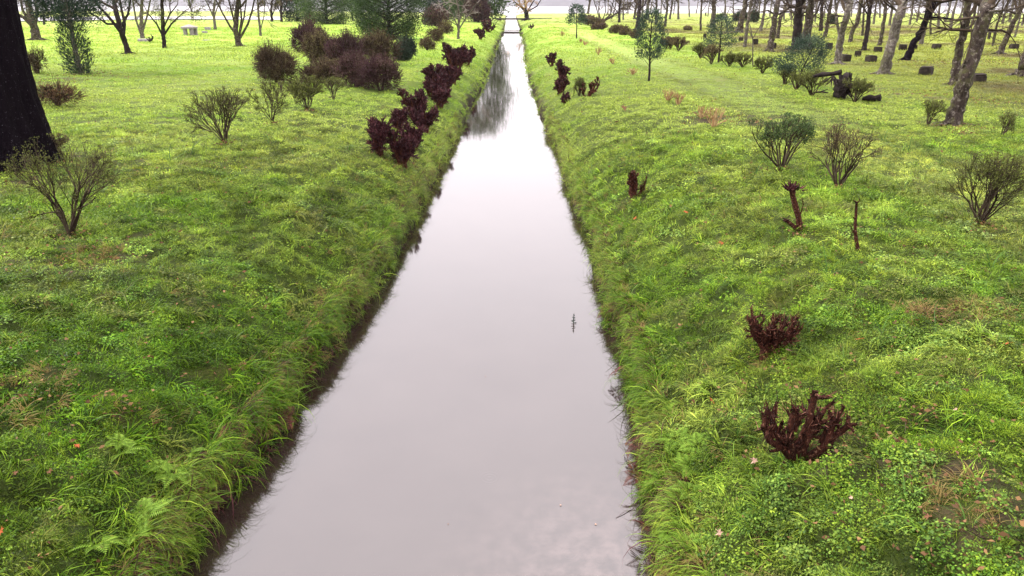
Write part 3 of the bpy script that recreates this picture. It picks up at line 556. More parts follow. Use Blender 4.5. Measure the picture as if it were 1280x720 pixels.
def mound(px, py, wpx, hpx, label, leafm, name='rounded_shrub', n=1500, nl=4, seed=0, stem=M_TWIG, group=None, lobes=5, leaf=.035, cat='shrub', deep=.7, zlow=0.0):
    """a dense twiggy shrub: a lobed mass of fine twigs with small leaves"""
    rng = rs(seed + int(px) * 3 + int(py)); b = base(px, py); m = mpp(b[1]); H = hpx * m / math.cos(TH) * .95; W = wpx * m / 2; Dp = W * deep
    t = root(name, b, label, cat, group); mb = MB(); lm = MB()
    cen = [(0, 0, H * (.44 + zlow / 2), .6, .5)] + [(W * .52 * math.cos(a), Dp * .52 * math.sin(a), H * (.24 + .30 * rng.rand() + zlow / 3), .40 + .2 * rng.rand(), .26 + .2 * rng.rand()) for a in np.linspace(0, 6.28, lobes, endpoint=False) + rng.rand()]
    for j in range(9):
        a = rng.rand() * 6.28; q = np.array([math.cos(a) * W * .5, math.sin(a) * Dp * .5, H * .7]); tube(mb, [[q[0] * .1, q[1] * .1, -.05], q * .45, q], [.03 + H * .012, .02 + H * .008, .008], 5)
    k = rng.randint(0, len(cen), n); lobev = rng.rand(len(cen))[k]; cen = np.array(cen)[k]
    d = rng.randn(n, 3); d[:, 2] = d[:, 2] * .9 + .15; d /= np.linalg.norm(d, axis=1)[:, None]
    S = np.stack([W * cen[:, 3], Dp * cen[:, 3], H * cen[:, 4]], 1); out = cen[:, :3] + d * S * (.72 + .66 * rng.rand(n, 1) ** 2.2); inn = cen[:, :3] + d * S * (.35 + .3 * rng.rand(n, 1)) - [0, 0, .05 * H]
    ok = (out[:, 2] > .02 * H); out, inn, lobev = out[ok], inn[ok], lobev[ok]; inn[:, 2] = np.maximum(inn[:, 2], .02)
    # every twig a thin three-sided sliver
    A = unit([1, .3, .2]); rr = max(.003, m * .3); T = out - inn; s1 = np.cross(T, A); s1 /= np.linalg.norm(s1, axis=1)[:, None] + 1e-9; s2 = np.cross(T, s1); s2 /= np.linalg.norm(s2, axis=1)[:, None] + 1e-9
    V = np.stack([inn + s1 * rr, inn - s1 * rr * .5 + s2 * rr * .87, inn - s1 * rr * .5 - s2 * rr * .87, out + s1 * rr * .4, out - s1 * rr * .2 + s2 * rr * .35, out - s1 * rr * .2 - s2 * rr * .35], 1); nn = len(out)
    Q = (np.arange(nn) * 6)[:, None, None] + np.array([[0, 1, 4, 3], [1, 2, 5, 4], [2, 0, 3, 5]])[None]; mb.add(V.reshape(-1, 3), Q.reshape(-1, 4), np.repeat(rng.rand(nn), 6))
    mb.build('stems', stem, t)
    u = .5 + .55 * rng.rand(nn, nl, 1); C = (inn[:, None] + (out - inn)[:, None] * u).reshape(-1, 3); lf = max(leaf * 1.1, m * 1.45); C = C + rng.randn(len(C), 3) * lf * .5; Dd = np.repeat(T / np.linalg.norm(T, axis=1)[:, None], nl, 0) + rng.randn(len(C), 3) * .6 + [0, 0, .2]
    leaves(lm, C, Dd, lf, lf * .55, rng, np.clip(np.repeat(rng.rand(nn) * .45 + lobev * .45, nl) + rng.rand(nn * nl) * .25 - .08, 0, 1)); lm.build('foliage', leafm, t); return t
def evergreen(px, py, wpx, H, label, leafm, name='evergreen_tree', z0=.1, shape='oval', n=90, per=60, seed=0, group=None, twpx=2.5, leaf=.07, cat='tree', mt=M_DBARK, asp=.45, depth=.9, dirup=.3, pts=None, clump=.17, wtop=None, hang=0, cover=1.0):
    if b_is_far(py): cover *= 1.6
    """tapered trunk, limbs, and clumps of small leaves spread through the crown"""
    rng = rs(seed + int(px) * 5 + int(py)); b = base(px, py); m = mpp(b[1]); W = wpx * m / 2; t = root(name, b, label, cat, group)
    P, _ = path([0, 0, 0], [0, 0, 1], H * .93, 7, .03, .2, rng) if pts is None else (np.array(pts) * 1.0, 0)
    mb = MB(); rt = twpx * m / 2; tube(mb, P, np.linspace(rt * 1.15, rt * .25, len(P)), 9, .5, .15, rng)
    lm = MB(); per = int(per * 1.7); lf = max(leaf, m * 1.3, math.sqrt(5.5 * W * H * (1 - z0) * cover / (asp * .5 * n * per))); C0 = []; D0 = []
    for i in range(n):
        u = (i + rng.rand()) / n; z = H * (z0 + (1 - z0) * u)
        if shape == 'cone': rad = W * (1 - u) ** .75 * (1.0) + W * .06
        elif shape == 'column': rad = W * (.9 - .35 * u) * min(1, (u + .08) * 6)
        elif shape == 'dome': rad = W * math.sqrt(max(0, 1 - (u * 1.0) ** 2.4))
        else: rad = W * math.sin(math.pi * min(1, .12 + .84 * u)) ** .6
        a = i * 2.39996 + rng.rand() * .8; q = (.45 + .6 * math.sqrt(rng.rand())) * rad * (.85 + .3 * rng.rand()); c = np.array([math.cos(a) * q, math.sin(a) * q * depth, z])
        ax = P[min(len(P) - 1, int(u * .8 * len(P)))]; c[:2] += ax[:2]
        j = np.array([ax[0], ax[1], max(z - q * dirup - H * .04, H * .03)]); 
        if i % 2 == 0: tube(mb, [j, (j + c) / 2 + rng.randn(3) * .04 * W, c], [rt * .28, rt * .16, max(.004, m * .2)], 4, rng.rand())
        cs = W * clump * (.7 + .7 * rng.rand()) + H * .012; pp = rng.randn(per, 3) * cs * np.array([1, 1, .6]); o_ = unit([c[0] - ax[0], c[1] - ax[1], .3 * q + 1e-3]); pp += o_[None] * rng.rand(per, 1) * cs * .9
        C0.append(c + pp); D0.append(o_ * 1.0 + rng.randn(per, 3) * .55 + [0, 0, dirup - hang])
    C0 = np.concatenate(C0); D0 = np.concatenate(D0); C0[:, 2] = np.maximum(C0[:, 2], .03)
    leaves(lm, C0, D0, lf, lf * asp, rng, np.clip(np.repeat(rng.rand(n) * .55, per) + rng.rand(len(C0)) * .45, 0, 1))
    mb.build('trunk', mt, t); lm.build('crown', leafm, t); return t

# ---- the big dark trunk at the left edge
def big_trunk():
    b = at(-2, 207); Y = b[1]; m = mpp(Y); rng = rs(5); t = root('old_tree', b, 'huge dark tree trunk with pale lichen specks at the left edge of the lawn', 'tree'); mb = MB()
    # right flank follows the photograph: x=18 at the top, 37 at y=90, 66 at y=180
    P = []; r = []
    for py, xr, wp in [(207, 72, 150), (193, 68, 140), (175, 62, 128), (150, 52, 112), (120, 43, 99), (90, 36, 90), (60, 29, 84), (30, 23, 80), (0, 18, 77), (-60, 8, 70), (-160, -6, 60), (-330, -22, 42)]:
        q_ = at_y(xr - 4 - wp / 2, py, Y); P.append(q_ - b); r.append(wp / 2 * (Y * cth + (CZ - q_[2]) * sth) / F * .97)
    P = np.array(P); d = np.linspace(0, len(P) - 1, 130); P2 = np.stack([np.interp(d, np.arange(len(P)), P[:, k]) for k in range(3)], 1); r2 = np.interp(d, np.arange(len(P)), r)
    k = 220; a = np.linspace(0, 2 * np.pi, k, endpoint=False); A, U = np.meshgrid(a, d)
    rad = r2[:, None] * (1 + .05 * np.sin(A * 7 + U * .3) * np.exp(-U * .25) + .035 * np.sin(A * 17 + U * .5) + .05 * (fbm(A * 6, U, 1.6, 3) - .5) + .06 * (fbm(np.cos(A) * 3 + 9, np.sin(A) * 3 + U * .4, 2.6, 8) - .5) + .035 * (np.abs(vnoise(A * 9, U * .9, 1.0, 2) - .5) + np.abs(vnoise(A * 19, U * 2.2, 1.0, 12) - .5) * .6))
    V = P2[:, None] + np.stack([rad * np.cos(A), rad * np.sin(A), 0 * A], -1); i = np.arange(129)[:, None] * k; j = np.arange(k)[None]; Q = np.stack([i + j, i + (j + 1) % k, i + k + (j + 1) % k, i + k + j], -1).reshape(-1, 4); mb.add(V.reshape(-1, 3), Q)
    for a in np.linspace(0, 6.28, 9, endpoint=False):
        q = np.array([math.cos(a + .2), math.sin(a + .2), 0]); R0 = r[0]; tube(mb, [q * R0 * .7 + [P[0][0], 0, .55], q * R0 * .9 + [P[0][0], 0, .22], q * R0 * 1.03 + [P[0][0], 0, .04], q * R0 * 1.15 + [P[0][0], 0, -.12]], [.2, .16, .11, .05], 8, .5, .2, rng)
    mb.build('trunk', M_BLACKBARK, t); cm = MB(); tips = []
    for i in range(9):
        q = P2[104 + i * 2]; a = i * 2.4; grow(cm, tips, q, [-.6 + .5 * math.cos(a), .9 * math.sin(a) + .3, .7], 2.2, .16, 1, 3, rng, (3, 4), .55, .02, rmin=.012)
    lm = MB(); C = np.array([q[0] for q in tips]); C = np.repeat(C, 16, 0) + rng.randn(len(C) * 16, 3) * .25; leaves(lm, C, rng.randn(len(C), 3), .16, .05, rng); cm.build('branches', M_BLACKBARK, t); lm.build('crown', M_LEAFD, t)
big_trunk()

# ---- left row of open vase shaped shrubs
vase_shrub(88, 292, 135, 120, 'twiggy open bush with sparse leaves at the left, nearest the camera on the bank', nst=9, thick=.018, lv=3, nleaf=3, leaf=.022, name='azalea_bush', group='open pruned bushes in a row on the left lawn', leafm=M_LEAFO, open_=1.0, seed=3, lean=.16)
vase_shrub(62, 203, 50, 38, 'small leafy reddish bush at the foot of the huge dark trunk', nst=7, thick=.01, lv=2, nleaf=7, leaf=.03, name='small_bush', leafm=M_LEAFPO)
vase_shrub(281, 178, 84, 66, 'round vase shaped bush alone on the lawn, second from the left in the left row', nst=13, thick=.013, lv=3, nleaf=3, leaf=.024, name='azalea_bush', group='open pruned bushes in a row on the left lawn', flat=.3, nch=(2, 4))
vase_shrub(341, 153, 54, 52, 'spindly vase shaped bush left of the flat topped one, in front of the purple shrubs', nst=8, thick=.013, lv=3, nleaf=3, name='azalea_bush', group='open pruned bushes in a row on the left lawn', flat=.2, nch=(2, 4))
vase_shrub(384, 137, 48, 40, 'flat topped fan shaped bush right under the big purple shrubs', nst=13, thick=.012, lv=3, nleaf=4, name='azalea_bush', group='open pruned bushes in a row on the left lawn', flat=.8, nch=(2, 4))
vase_shrub(417, 126, 30, 34, 'thin small bush with a grassy foot at the right end of the left row', nst=6, thick=.01, lv=2, nleaf=4, name='azalea_bush', group='open pruned bushes in a row on the left lawn')
# ---- purple and brown shrub mass
for (a, b_, wd, h, lab, mm, lb) in [
    (347, 104, 58, 52, 'brown purple rounded shrub at the left end of the big shrub group', M_LEAFPO, 4), (388, 66, 46, 42, 'tall reddish purple shrub top at the back left of the shrub group', M_LEAFP, 4), (404, 82, 50, 46, 'olive topped rounded shrub in the middle back of the shrub group', M_LEAFPO, 5),
    (432, 88, 50, 50, 'dark purple bushy shrub in the centre of the shrub group', M_LEAFP, 5), (404, 104, 60, 34, 'low mixed brown and olive shrub at the front of the group', M_LEAFPO, 5), (446, 108, 50, 46, 'deep purple shrub at the front centre of the group', M_LEAFP, 5),
    (476, 113, 56, 50, 'large brown purple shrub at the right front of the group nearest the channel', M_LEAFP, 5), (472, 80, 56, 44, 'olive brown shrub behind the right end of the group', M_LEAFPO, 5), (506, 76, 32, 30, 'grey green leafy bush at the right edge of the shrub group', M_LEAFB, 3)]:
    mound(a, b_, wd, h, lab, mm, n=2400, nl=5, lobes=lb, group='dense shrubs grouped on the left lawn')
for (a, b_, wd, h, lab) in [(534, 62, 22, 18, 'low olive brown shrub at the near end of a row by the pale tree'), (545, 52, 22, 18, 'low olive brown shrub in the middle of a row by the pale tree'), (557, 42, 22, 17, 'low olive brown shrub at the far end of a row by the pale tree')]:
    mound(a, b_, wd, h, lab, M_LEAFPO, n=500, nl=4, lobes=3, group='olive shrubs in a short row')
mound(545, 33, 36, 26, 'deep purple bare twigged shrub left of the pale bare tree', M_LEAFP, n=1500, nl=4, lobes=4)
mound(598, 28, 34, 42, 'tall dark purple shrub behind the pale bare tree beside the channel', M_LEAFP, n=2200, nl=5, lobes=5)
mound(47, 92, 30, 34, 'upright brownish bush just right of the huge dark trunk', M_LEAFPO, n=500, nl=3, lobes=3)
mound(74, 133, 62, 36, 'low spreading bush of dead brown twigs beside the huge dark trunk', M_BROWNLEAF, n=1100, nl=3, lobes=5)
# ---- dark pruned shrubs along the left bank, and those on the right
for (a, b_, wd, h, lab, sd) in [
    (502, 208, 40, 46, 'dark maroon pruned shrub at the near end of the left bank row', 1), (474, 192, 30, 42, 'upright dark maroon pruned shrub set left of the bank row', 2), (518, 184, 34, 30, 'small maroon pruned shrub just beyond the nearest of the bank row', 3), (498, 164, 26, 26, 'small jagged dark shrub sticking out on the lawn side of the bank row', 8), (531, 165, 42, 36, 'broad black maroon pruned shrub, third along the left bank row', 4),
    (521, 146, 44, 32, 'spreading dark maroon shrub in the middle of the left bank row', 5), (541, 122, 28, 24, 'small dark maroon pruned shrub where the left row narrows', 6), (541, 108, 30, 26, 'dark pruned shrub on the lawn side of the far maroon cluster', 7), (566, 104, 28, 24, 'dark maroon pruned shrub at the water side of the far cluster', 9), (571, 90, 36, 32, 'tallest maroon pruned shrub of the far cluster on the left bank', 10),
    (549, 133, 30, 24, 'maroon pruned shrub at the water side in the middle of the left bank row', 13), (556, 115, 26, 20, 'low maroon pruned shrub linking the middle and far clusters of the left row', 14), (584, 82, 26, 22, 'maroon pruned shrub just past the tallest one of the far cluster', 15), (601, 49, 16, 14, 'pinkish brown pruned shrub beside the far channel on the left', 11), (610, 40, 18, 14, 'pinkish brown pruned shrub nearest the footbridge on the left', 12)]:
    stub_shrub(a, b_, wd, h, lab, mt=M_STUB2, seed=sd, n=9, density=1.3 if b_ > 60 else .8, group='maroon pruned shrubs along the left bank', spikes=14)
b0 = mpp(7)
stub_shrub(997, 578, 112, 104, 'largest dark red pruned shrub with spreading cut branches, nearest on the right bank', arms=[(-.38, -.02, .44), (-.28, .10, .50), (-.14, -.1, .36), (.08, .05, .76), (.13, -.04, .58), (.30, .02, .50), (.40, -.04, .46), (.2, .16, .42), (-.08, .02, .60)], mt=M_STUB, seed=21, spikes=8, r0=.05, group='dark red pruned shrubs on the right bank', density=.8)
stub_shrub(961, 443, 68, 62, 'bushy dark red pruned shrub uphill of the largest one on the right bank', arms=[(-.26, 0, .42), (-.2, .1, .48), (-.12, -.05, .36), (-.02, .06, .34), (.08, -.04, .36), (.16, .08, .42), (.25, 0, .46), (.28, -.06, .36), (.05, .12, .4)], mt=M_STUB, seed=22, n=11, spikes=12, r0=.04, group='dark red pruned shrubs on the right bank', density=.95)
stub_shrub(793, 248, 20, 34, 'small black stump with a side branch by the water on the right bank', arms=[(-.10, 0, .52), (-.04, .05, .56), (-.13, .03, .42), (.0, -.03, .5), (.30, 0, .42)], mt=M_STUB, seed=23, spikes=8, r0=.05, group='dark red pruned shrubs on the right bank', density=1.2)
def club():
    b = base(997, 288); Y = b[1]; m = mpp(Y); t = root('pruned_shrub', b, 'single crooked pruned stem with a tufted maroon head on the right bank', 'shrub', 'dark red pruned shrubs on the right bank'); mb = MB(); sm = MB(); rng = rs(4); q = lambda x, y, dy=0: at_y(x, y, Y + dy) - b
    tube(mb, [q(1000, 290), q(998, 272), q(994, 258), q(991, 245), q(990, 236)], np.array([4.2, 3.4, 3.6, 3.4, 4.4]) * m, 8, .4, .3, rng); tube(mb, [q(1000, 290), q(990, 281), q(982, 275)], np.array([3.2, 2.4, 2.2]) * m, 7, .3, .3, rng); tube(mb, [q(1000, 270), q(1004, 256), q(1003, 248)], np.array([1, .7, .5]) * m, 4, .7)
    for i in range(70):
        c = q(990, 236) + rng.randn(3) * np.array([4, 4, 1.6]) * m; d = unit((c - q(990, 240)) * 1.2 + rng.randn(3) * .04 + [0, 0, .05]); tube(sm, [c, c + d * m * (4 + 4 * rng.rand())], [m * 1.0, m * .5], 4, rng.rand())
    for i in range(10): c = q(983, 276) + rng.randn(3) * 1.6 * m; tube(sm, [c, c + unit(rng.randn(3) + [-.8, 0, .4]) * m * 4], [m * .9, m * .5], 4, rng.rand() * .5)
    mb.build('branches', M_STUBB, t); sm.build('cut_stems', M_STUB2, t)
    b = base(1072, 312); Y = b[1]; m = mpp(Y); t = root('dead_stick', b, 'thin leafless black stick standing upright on the right bank', 'stump'); mb = MB(); q = lambda x, y, dy=0: at_y(x, y, Y + dy) - b
    tube(mb, [q(1073, 313), q(1070, 298), q(1069, 285), q(1070, 268), q(1071, 252)], np.array([2.8, 2.1, 1.9, 1.5, 1.4]) * m, 7, .3, .35, rng)
    for p_ in ([(1070, 294), (1065, 287), (1063, 282)], [(1070, 290), (1064, 290)], [(1071, 254), (1067, 250)], [(1071, 254), (1075, 250), (1074, 248)], [(1070, 276), (1066, 271)]): tube(mb, [q(*v) for v in p_], np.linspace(1.1, .6, len(p_)) * m, 4, .3)
    mb.build('stem', M_STUBB, t)
club()
for (a, b_, wd, h, lab, sd) in [(690, 82, 20, 16, 'pinkish maroon pruned shrub at the back of the right bank cluster', 31), (703, 102, 22, 26, 'tall maroon pruned shrub in the middle of the right bank cluster', 32), (701, 117, 22, 22, 'dark maroon pruned shrub at the front of the right bank cluster', 33), (706, 130, 18, 14, 'low dark stub below the right bank cluster', 34), (664, 36, 10, 6, 'low brown pruned shrub beside the far channel on the right', 36)]:
    stub_shrub(a, b_, wd, h, lab, mt=M_STUB2, seed=sd, n=7, spikes=12, group='maroon pruned shrubs in a cluster on the right bank', density=1.1 if b_ > 60 else .6)
stub_shrub(733, 121, 28, 24, 'straggly dark shrub leaning right beside the right bank cluster', arms=[(.5, 0, .75), (.25, .1, .5), (.62, .05, .6), (-.2, 0, .45)], mt=M_STUB, seed=35, spikes=12, group='maroon pruned shrubs in a cluster on the right bank')
vase_shrub(724, 120, 14, 26, 'olive thin bush squeezed between the dark shrubs of the right bank cluster', nst=7, lv=2, nleaf=4, thick=.014, name='small_bush')
# ---- pale red pruned shrubs along the mown path
for (a, b_, wd, h, lab) in [(892, 159, 34, 28, 'pale red fan of cut stems at the near end of the path row'), (876, 147, 20, 20, 'small pale red shrub touching the nearest fan of cut stems'), (848, 131, 24, 20, 'thin straw coloured shrub beyond the pale red pair'), (835, 126, 24, 20, 'pale red feathery shrub below the green sapling'), (791, 93, 16, 12, 'pale red low shrub left of the green sapling'),
                          (766, 80, 14, 11, 'straw coloured low shrub left of the sapling, halfway to the small far one'), (748, 68, 14, 12, 'small reddish shrub below the umbrella shaped tree'), (731, 57, 10, 8, 'tiny reddish shrub right of the small far sapling'), (726, 53, 8, 6, 'tiniest reddish shrub at the foot of the small far sapling'), (703, 45, 10, 8, 'tiny reddish shrub left of the small far sapling')]:
    vase_shrub(a, b_, wd, h, lab, name='pruned_red_shrub', stem=M_REDTWIG, leafm=None, nst=11 if wd > 15 else 8, lv=1 if wd < 30 else 2, thick=.017, group='pale red pruned shrubs along the mown path', flat=.3, nch=(2, 3), open_=1.1)
# ---- leafy open shrubs on the right lawn
vase_shrub(977, 210, 92, 62, 'flat topped dark leafed bush with crooked stems, left of the two reddish twigged ones', nst=8, thick=.02, lv=3, nleaf=4, leaf=.03, leafm=M_LEAFG, flat=.9, name='azalea_bush', group='open bushes on the right lawn', open_=1.25, seed=4)
vase_shrub(1047, 234, 84, 74, 'reddish twigged fan shaped bush between the crooked leafy bush and the path', nst=9, thick=.018, lv=3, nleaf=2, leaf=.025, leafm=M_LEAFPO, flat=.7, name='azalea_bush', group='open bushes on the right lawn', open_=1.0, seed=9, nch=(2, 4))
vase_shrub(1225, 280, 96, 88, 'tall many stemmed bush with a dense top at the far right of the lawn', nst=15, thick=.014, lv=3, nleaf=3, leaf=.025, leafm=M_LEAFO, flat=.6, name='azalea_bush', group='open bushes on the right lawn', seed=2, nch=(2, 4))
vase_shrub(1160, 158, 30, 36, 'small vase shaped bush left of the leaning lichen trunk', nst=7, thick=.013, lv=2, nleaf=3, flat=.6, name='azalea_bush', group='open bushes on the right lawn')
vase_shrub(1251, 171, 20, 38, 'slim upright twiggy bush right of the leaning lichen trunk', nst=5, thick=.012, lv=2, nleaf=3, name='azalea_bush', group='open bushes on the right lawn', lean=.25)
for (a, b_, wd, h, lab, lm_) in [(838, 62, 20, 16, 'brown rounded bush at the far end of the right hedge row', M_LEAFPO), (848, 64, 24, 18, 'brown green bush below the forked dark tree', M_LEAFPO), (833, 62, 14, 16, 'narrow brown bush right behind the green sapling', M_LEAFPO),
    (875, 73, 22, 18, 'square topped olive bush left of the round evergreen bush', M_LEAFO), (889, 80, 24, 24, 'twiggy brown bush under the round evergreen bush', M_LEAFPO), (911, 84, 24, 18, 'olive fan shaped bush right of the round evergreen bush', M_LEAFO), (928, 84, 20, 18, 'flat topped pale olive bush in the middle of the right hedge row', M_LEAFO), (953, 92, 26, 22, 'open olive bush with a dark stem in the right hedge row', M_LEAFO),
    (981, 106, 24, 28, 'thin green bush left of the blue green leaning bush', M_LEAFO), (995, 112, 18, 22, 'small bush under the blue green leaning bush', M_LEAFO), (1014, 120, 40, 34, 'wide olive fan bush right of the blue green leaning bush', M_LEAFO), (1068, 128, 40, 34, 'olive dome bush hiding the foot of the fallen root plate', M_LEAFO)]:
    vase_shrub(a, b_, wd, h, lab, name='hedge_bush', nst=10, thick=.016, lv=2, nleaf=4 if wd < 25 else 6, leafm=lm_, flat=.6, group='thinned hedge bushes on the right', nch=(3, 4))
for (a, b_, wd, h, lab) in [(770, 42, 22, 12, 'olive brown low bush nearest the umbrella shaped tree'), (781, 44, 18, 12, 'olive brown low bush in the middle of the far hedge'), (794, 48, 14, 11, 'dark brown low bush beside the slim dark tree'), (860, 38, 10, 5, 'tiny brown bush right of the forked dark tree')]:
    mound(a, b_, wd, h, lab, M_LEAFPO, n=450, nl=4, lobes=3, group='far low hedge bushes', leaf=.05)
for (a, b_, wd, h, lab) in [(733, 30, 26, 12, 'grey brown rounded shrub behind the umbrella tree, left'), (742, 32, 30, 12, 'largest grey brown rounded shrub beneath the umbrella tree'), (748, 37, 22, 8, 'lowest grey brown shrub in front of the umbrella tree')]:
    mound(a, b_, wd, h, lab, M_LEAFPO, n=500, nl=4, lobes=4, group='grey brown shrubs under the umbrella tree', leaf=.06)
# ---- saplings and evergreen bushes
evergreen(811, 102, 31, 3.3, 'slim dark green sapling with airy crown standing on the right lawn', M_LEAFB, name='sapling', z0=.34, n=80, per=34, twpx=2.6, leaf=.075, asp=.3, clump=.11, dirup=.8, shape='oval', seed=3)
evergreen(720.5, 48, 17, 3.4, 'small blue green sapling far along the right lawn', M_LEAFB, name='sapling', z0=.45, n=34, per=36, twpx=1.6, leaf=.09, clump=.2, shape='dome')
evergreen(898, 78, 32, 2.7, 'round blue green evergreen bush on a short stem in the right hedge row', M_LEAFB, name='evergreen_bush', z0=.38, n=60, per=46, twpx=2.5, leaf=.08, shape='dome', clump=.15, cat='bush')
evergreen(996, 108, 50, 2.1, 'blue green bush leaning to the right beside the double trunk', M_LEAFB, name='evergreen_bush', z0=.32, n=70, per=52, twpx=2.6, leaf=.085, asp=.28, shape='dome', clump=.14, cat='bush', dirup=.7, pts=[[0, 0, 0], [.08, 0, .5], [.2, 0, .9], [.35, 0, 1.3], [.5, 0, 1.7]])
mound(925, 27, 20, 14, 'dark green ball bush behind the trees on the right', M_LEAFD, n=700, nl=5, leaf=.1, group='dark evergreen bushes among the far trees'); mound(942, 28, 12, 17, 'narrow dark evergreen bush right of the ball bush', M_LEAFD, n=500, nl=5, leaf=.1, group='dark evergreen bushes among the far trees'); mound(902, 24, 14, 8, 'small olive bush left of the dark ball bush', M_LEAFG, n=350, nl=4, leaf=.1); mound(1039, 30, 8, 13, 'dark evergreen bush between far trunks right of the double trunk', M_LEAFD, n=350, nl=5, leaf=.1, group='dark evergreen bushes among the far trees')
# column of cypress, left
evergreen(101, 93, 31, 5.0, 'dark narrow cypress with a pale bare strip of trunk on the left lawn', M_LEAFD, name='cypress', z0=.01, n=240, per=14, twpx=4.5, leaf=.17, asp=.2, shape='column', clump=.10, dirup=.9, seed=2, mt=M_PALEBARK)
evergreen(98, 90, 74, 6.4, 'bushy dark conifer crown rising behind the narrow cypress', M_LEAFD, name='conifer', z0=.42, n=170, per=50, twpx=4, leaf=.16, asp=.28, shape='oval', clump=.13, dirup=.2)
evergreen(372, 27, 34, 13, 'very dark evergreen tree left of the bright leafed round one', M_LEAFD, z0=.01, n=170, per=60, shape='oval', leaf=.12, clump=.15, twpx=3)
evergreen(409, 30, 58, 9, 'broad round evergreen tree with lighter green leaves behind the purple shrubs', M_LEAFG, z0=.0, n=260, per=60, shape='oval', leaf=.12, clump=.13, twpx=4)
evergreen(487, 49, 76, 8, 'large dense evergreen tree reaching the ground left of the channel', M_LEAFT, z0=.0, n=420, per=60, shape='oval', leaf=.10, clump=.11, twpx=5, seed=8)
evergreen(463, 40, 30, 6.5, 'bright green evergreen bush on the left flank of the large dense tree', M_LEAFG, z0=.02, n=90, per=60, shape='oval', leaf=.1, clump=.16, twpx=3, seed=9)
evergreen(441, 26, 44, 15, 'dark crowned tree on a thin trunk in the gap between the evergreens', M_LEAFD, z0=.16, n=150, per=50, shape='oval', leaf=.14, clump=.14, twpx=2, seed=10)
evergreen(556, 24, 60, 13, 'tall evergreen tree behind the deep purple shrub', M_LEAFD, z0=.03, n=200, per=50, shape='oval', leaf=.14, clump=.13, twpx=4, seed=11)
evergreen(594, 27, 78, 21, 'tall dark evergreen tree beside the channel mouth, mirrored in the water', M_LEAFG, cover=1.0, z0=.04, n=200, per=50, shape='oval', leaf=.16, clump=.13, twpx=4, seed=12)
# ---- left bare trees
T = bare_tree
T(46, 50, 9, [(44, 38), (40, 28), (37, 14), (34, 0)], 'bare lichen tree forking low between the huge trunk and the cypress', [(5, [(42, 34), (30, 22), (20, 17), (8, 4)]), (5, [(43, 34), (46, 20), (45, 0)]), (4, [(36, 26), (28, 12), (26, 0)])], mt=M_BARK, H=7, lv=4, flare=1.5, roots=5)
T(55, 31, 2.5, [(54, 15), (52, 0)], 'slim distant tree just behind the low forked tree', [], H=8, lv=3)
T(161, 67, 6.5, [(156, 52), (151, 38), (147, 22), (142, 0)], 'dark multi stemmed tree leaning left, right of the cypress', [(4, [(152, 42), (140, 26), (128, 12), (118, 2)]), (4, [(154, 50), (156, 30), (152, 12), (150, 0)]), (3.5, [(150, 36), (160, 18), (163, 0)]), (3, [(148, 30), (134, 30), (122, 22)])], mt=M_DBARK, H=7, lv=4, leafm=M_LEAFD, nleaf=6, roots=5)
T(178, 48, 5, [(176, 34), (177, 15), (178, 0)], 'pale vase shaped tree behind a pale slab on the left lawn', [(3, [(176, 42), (170, 25), (166, 0)]), (3, [(178, 40), (184, 20), (188, 0)])], mt=M_PALEBARK, H=6.5, lv=4, twig=M_TWIG)
T(206, 60, 5, [(204, 45), (203, 25), (202, 0)], 'dark trunk wrapped in grey green twigs, left of the stone table', [(2.5, [(205, 48), (196, 30), (186, 18)]), (2.5, [(205, 44), (214, 30), (222, 22)]), (2, [(204, 36), (212, 18), (220, 8)])], mt=M_DBARK, H=6, lv=4, leafm=M_LEAFO, nleaf=7, cl=.8)
T(240, 14.6, 2, [(238, 8), (236, 0)], 'tiny distant tree standing at the lake shore above the stone table', [(1, [(239, 8), (241, 0)])], H=9, lv=3, mt=M_DBARK)
T(213, 16, 1.8, [(212, 6), (213, 0)], 'tiny distant tree at the lake shore left of the stone table', [(1, [(213, 5), (219, 1)])], H=9, lv=3, mt=M_DBARK)
T(269, 37, 3.6, [(268, 26), (267, 14), (269, 0)], 'pale leaning tree behind the stone blocks', [(2.2, [(268, 24), (262, 10), (257, 0)]), (1.8, [(268, 20), (273, 6), (275, 0)])], mt=M_PALEBARK, H=8, lv=4)
T(300, 58, 6.5, [(297, 48), (294, 36), (296, 18), (298, 0)], 'vase shaped tree with many upright stems on the left lawn', [(3, [(297, 46), (287, 32), (278, 16), (270, 0)]), (3, [(298, 46), (292, 24), (286, 0)]), (3, [(299, 46), (302, 24), (300, 0)]), (3, [(300, 48), (310, 30), (315, 14), (318, 0)]), (2.5, [(299, 44), (305, 22), (308, 0)])], mt=M_BARK, H=6.5, lv=4, roots=4, dens=(3, 4))
T(326, 45, 3, [(325, 34), (323, 20), (322, 0)], 'small narrow vase tree right of the many stemmed one', [(1.5, [(326, 36), (330, 20), (331, 0)])], mt=M_PALEBARK, H=5, lv=4)
for (a, b_) in [(340, 27), (352, 27.5)]: T(a, b_, 3, [(a - 1, 14), (a, 2)], 'reddish brown bushy tree %s of the dark evergreen' % ('further left' if a < 345 else 'directly left'), [(1.5, [(a, 20), (a - 5, 8)]), (1.5, [(a, 20), (a + 5, 8)])], H=7, lv=4, leafm=M_LEAFPO, nleaf=3, mt=M_DBARK)
T(573, 49, 3.2, [(573, 38), (574, 22), (572, 5)], 'pale grey bare tree with fine branches by the channel', [(1.8, [(573, 36), (566, 18), (556, 2)]), (1.8, [(574, 36), (584, 20), (596, 4)]), (1.5, [(573, 34), (578, 12), (580, 0)]), (1.4, [(572, 32), (562, 26), (552, 12)])], mt=M_PALEBARK, twig=M_PALETWIG, H=6.2, lv=4, cl=.9)
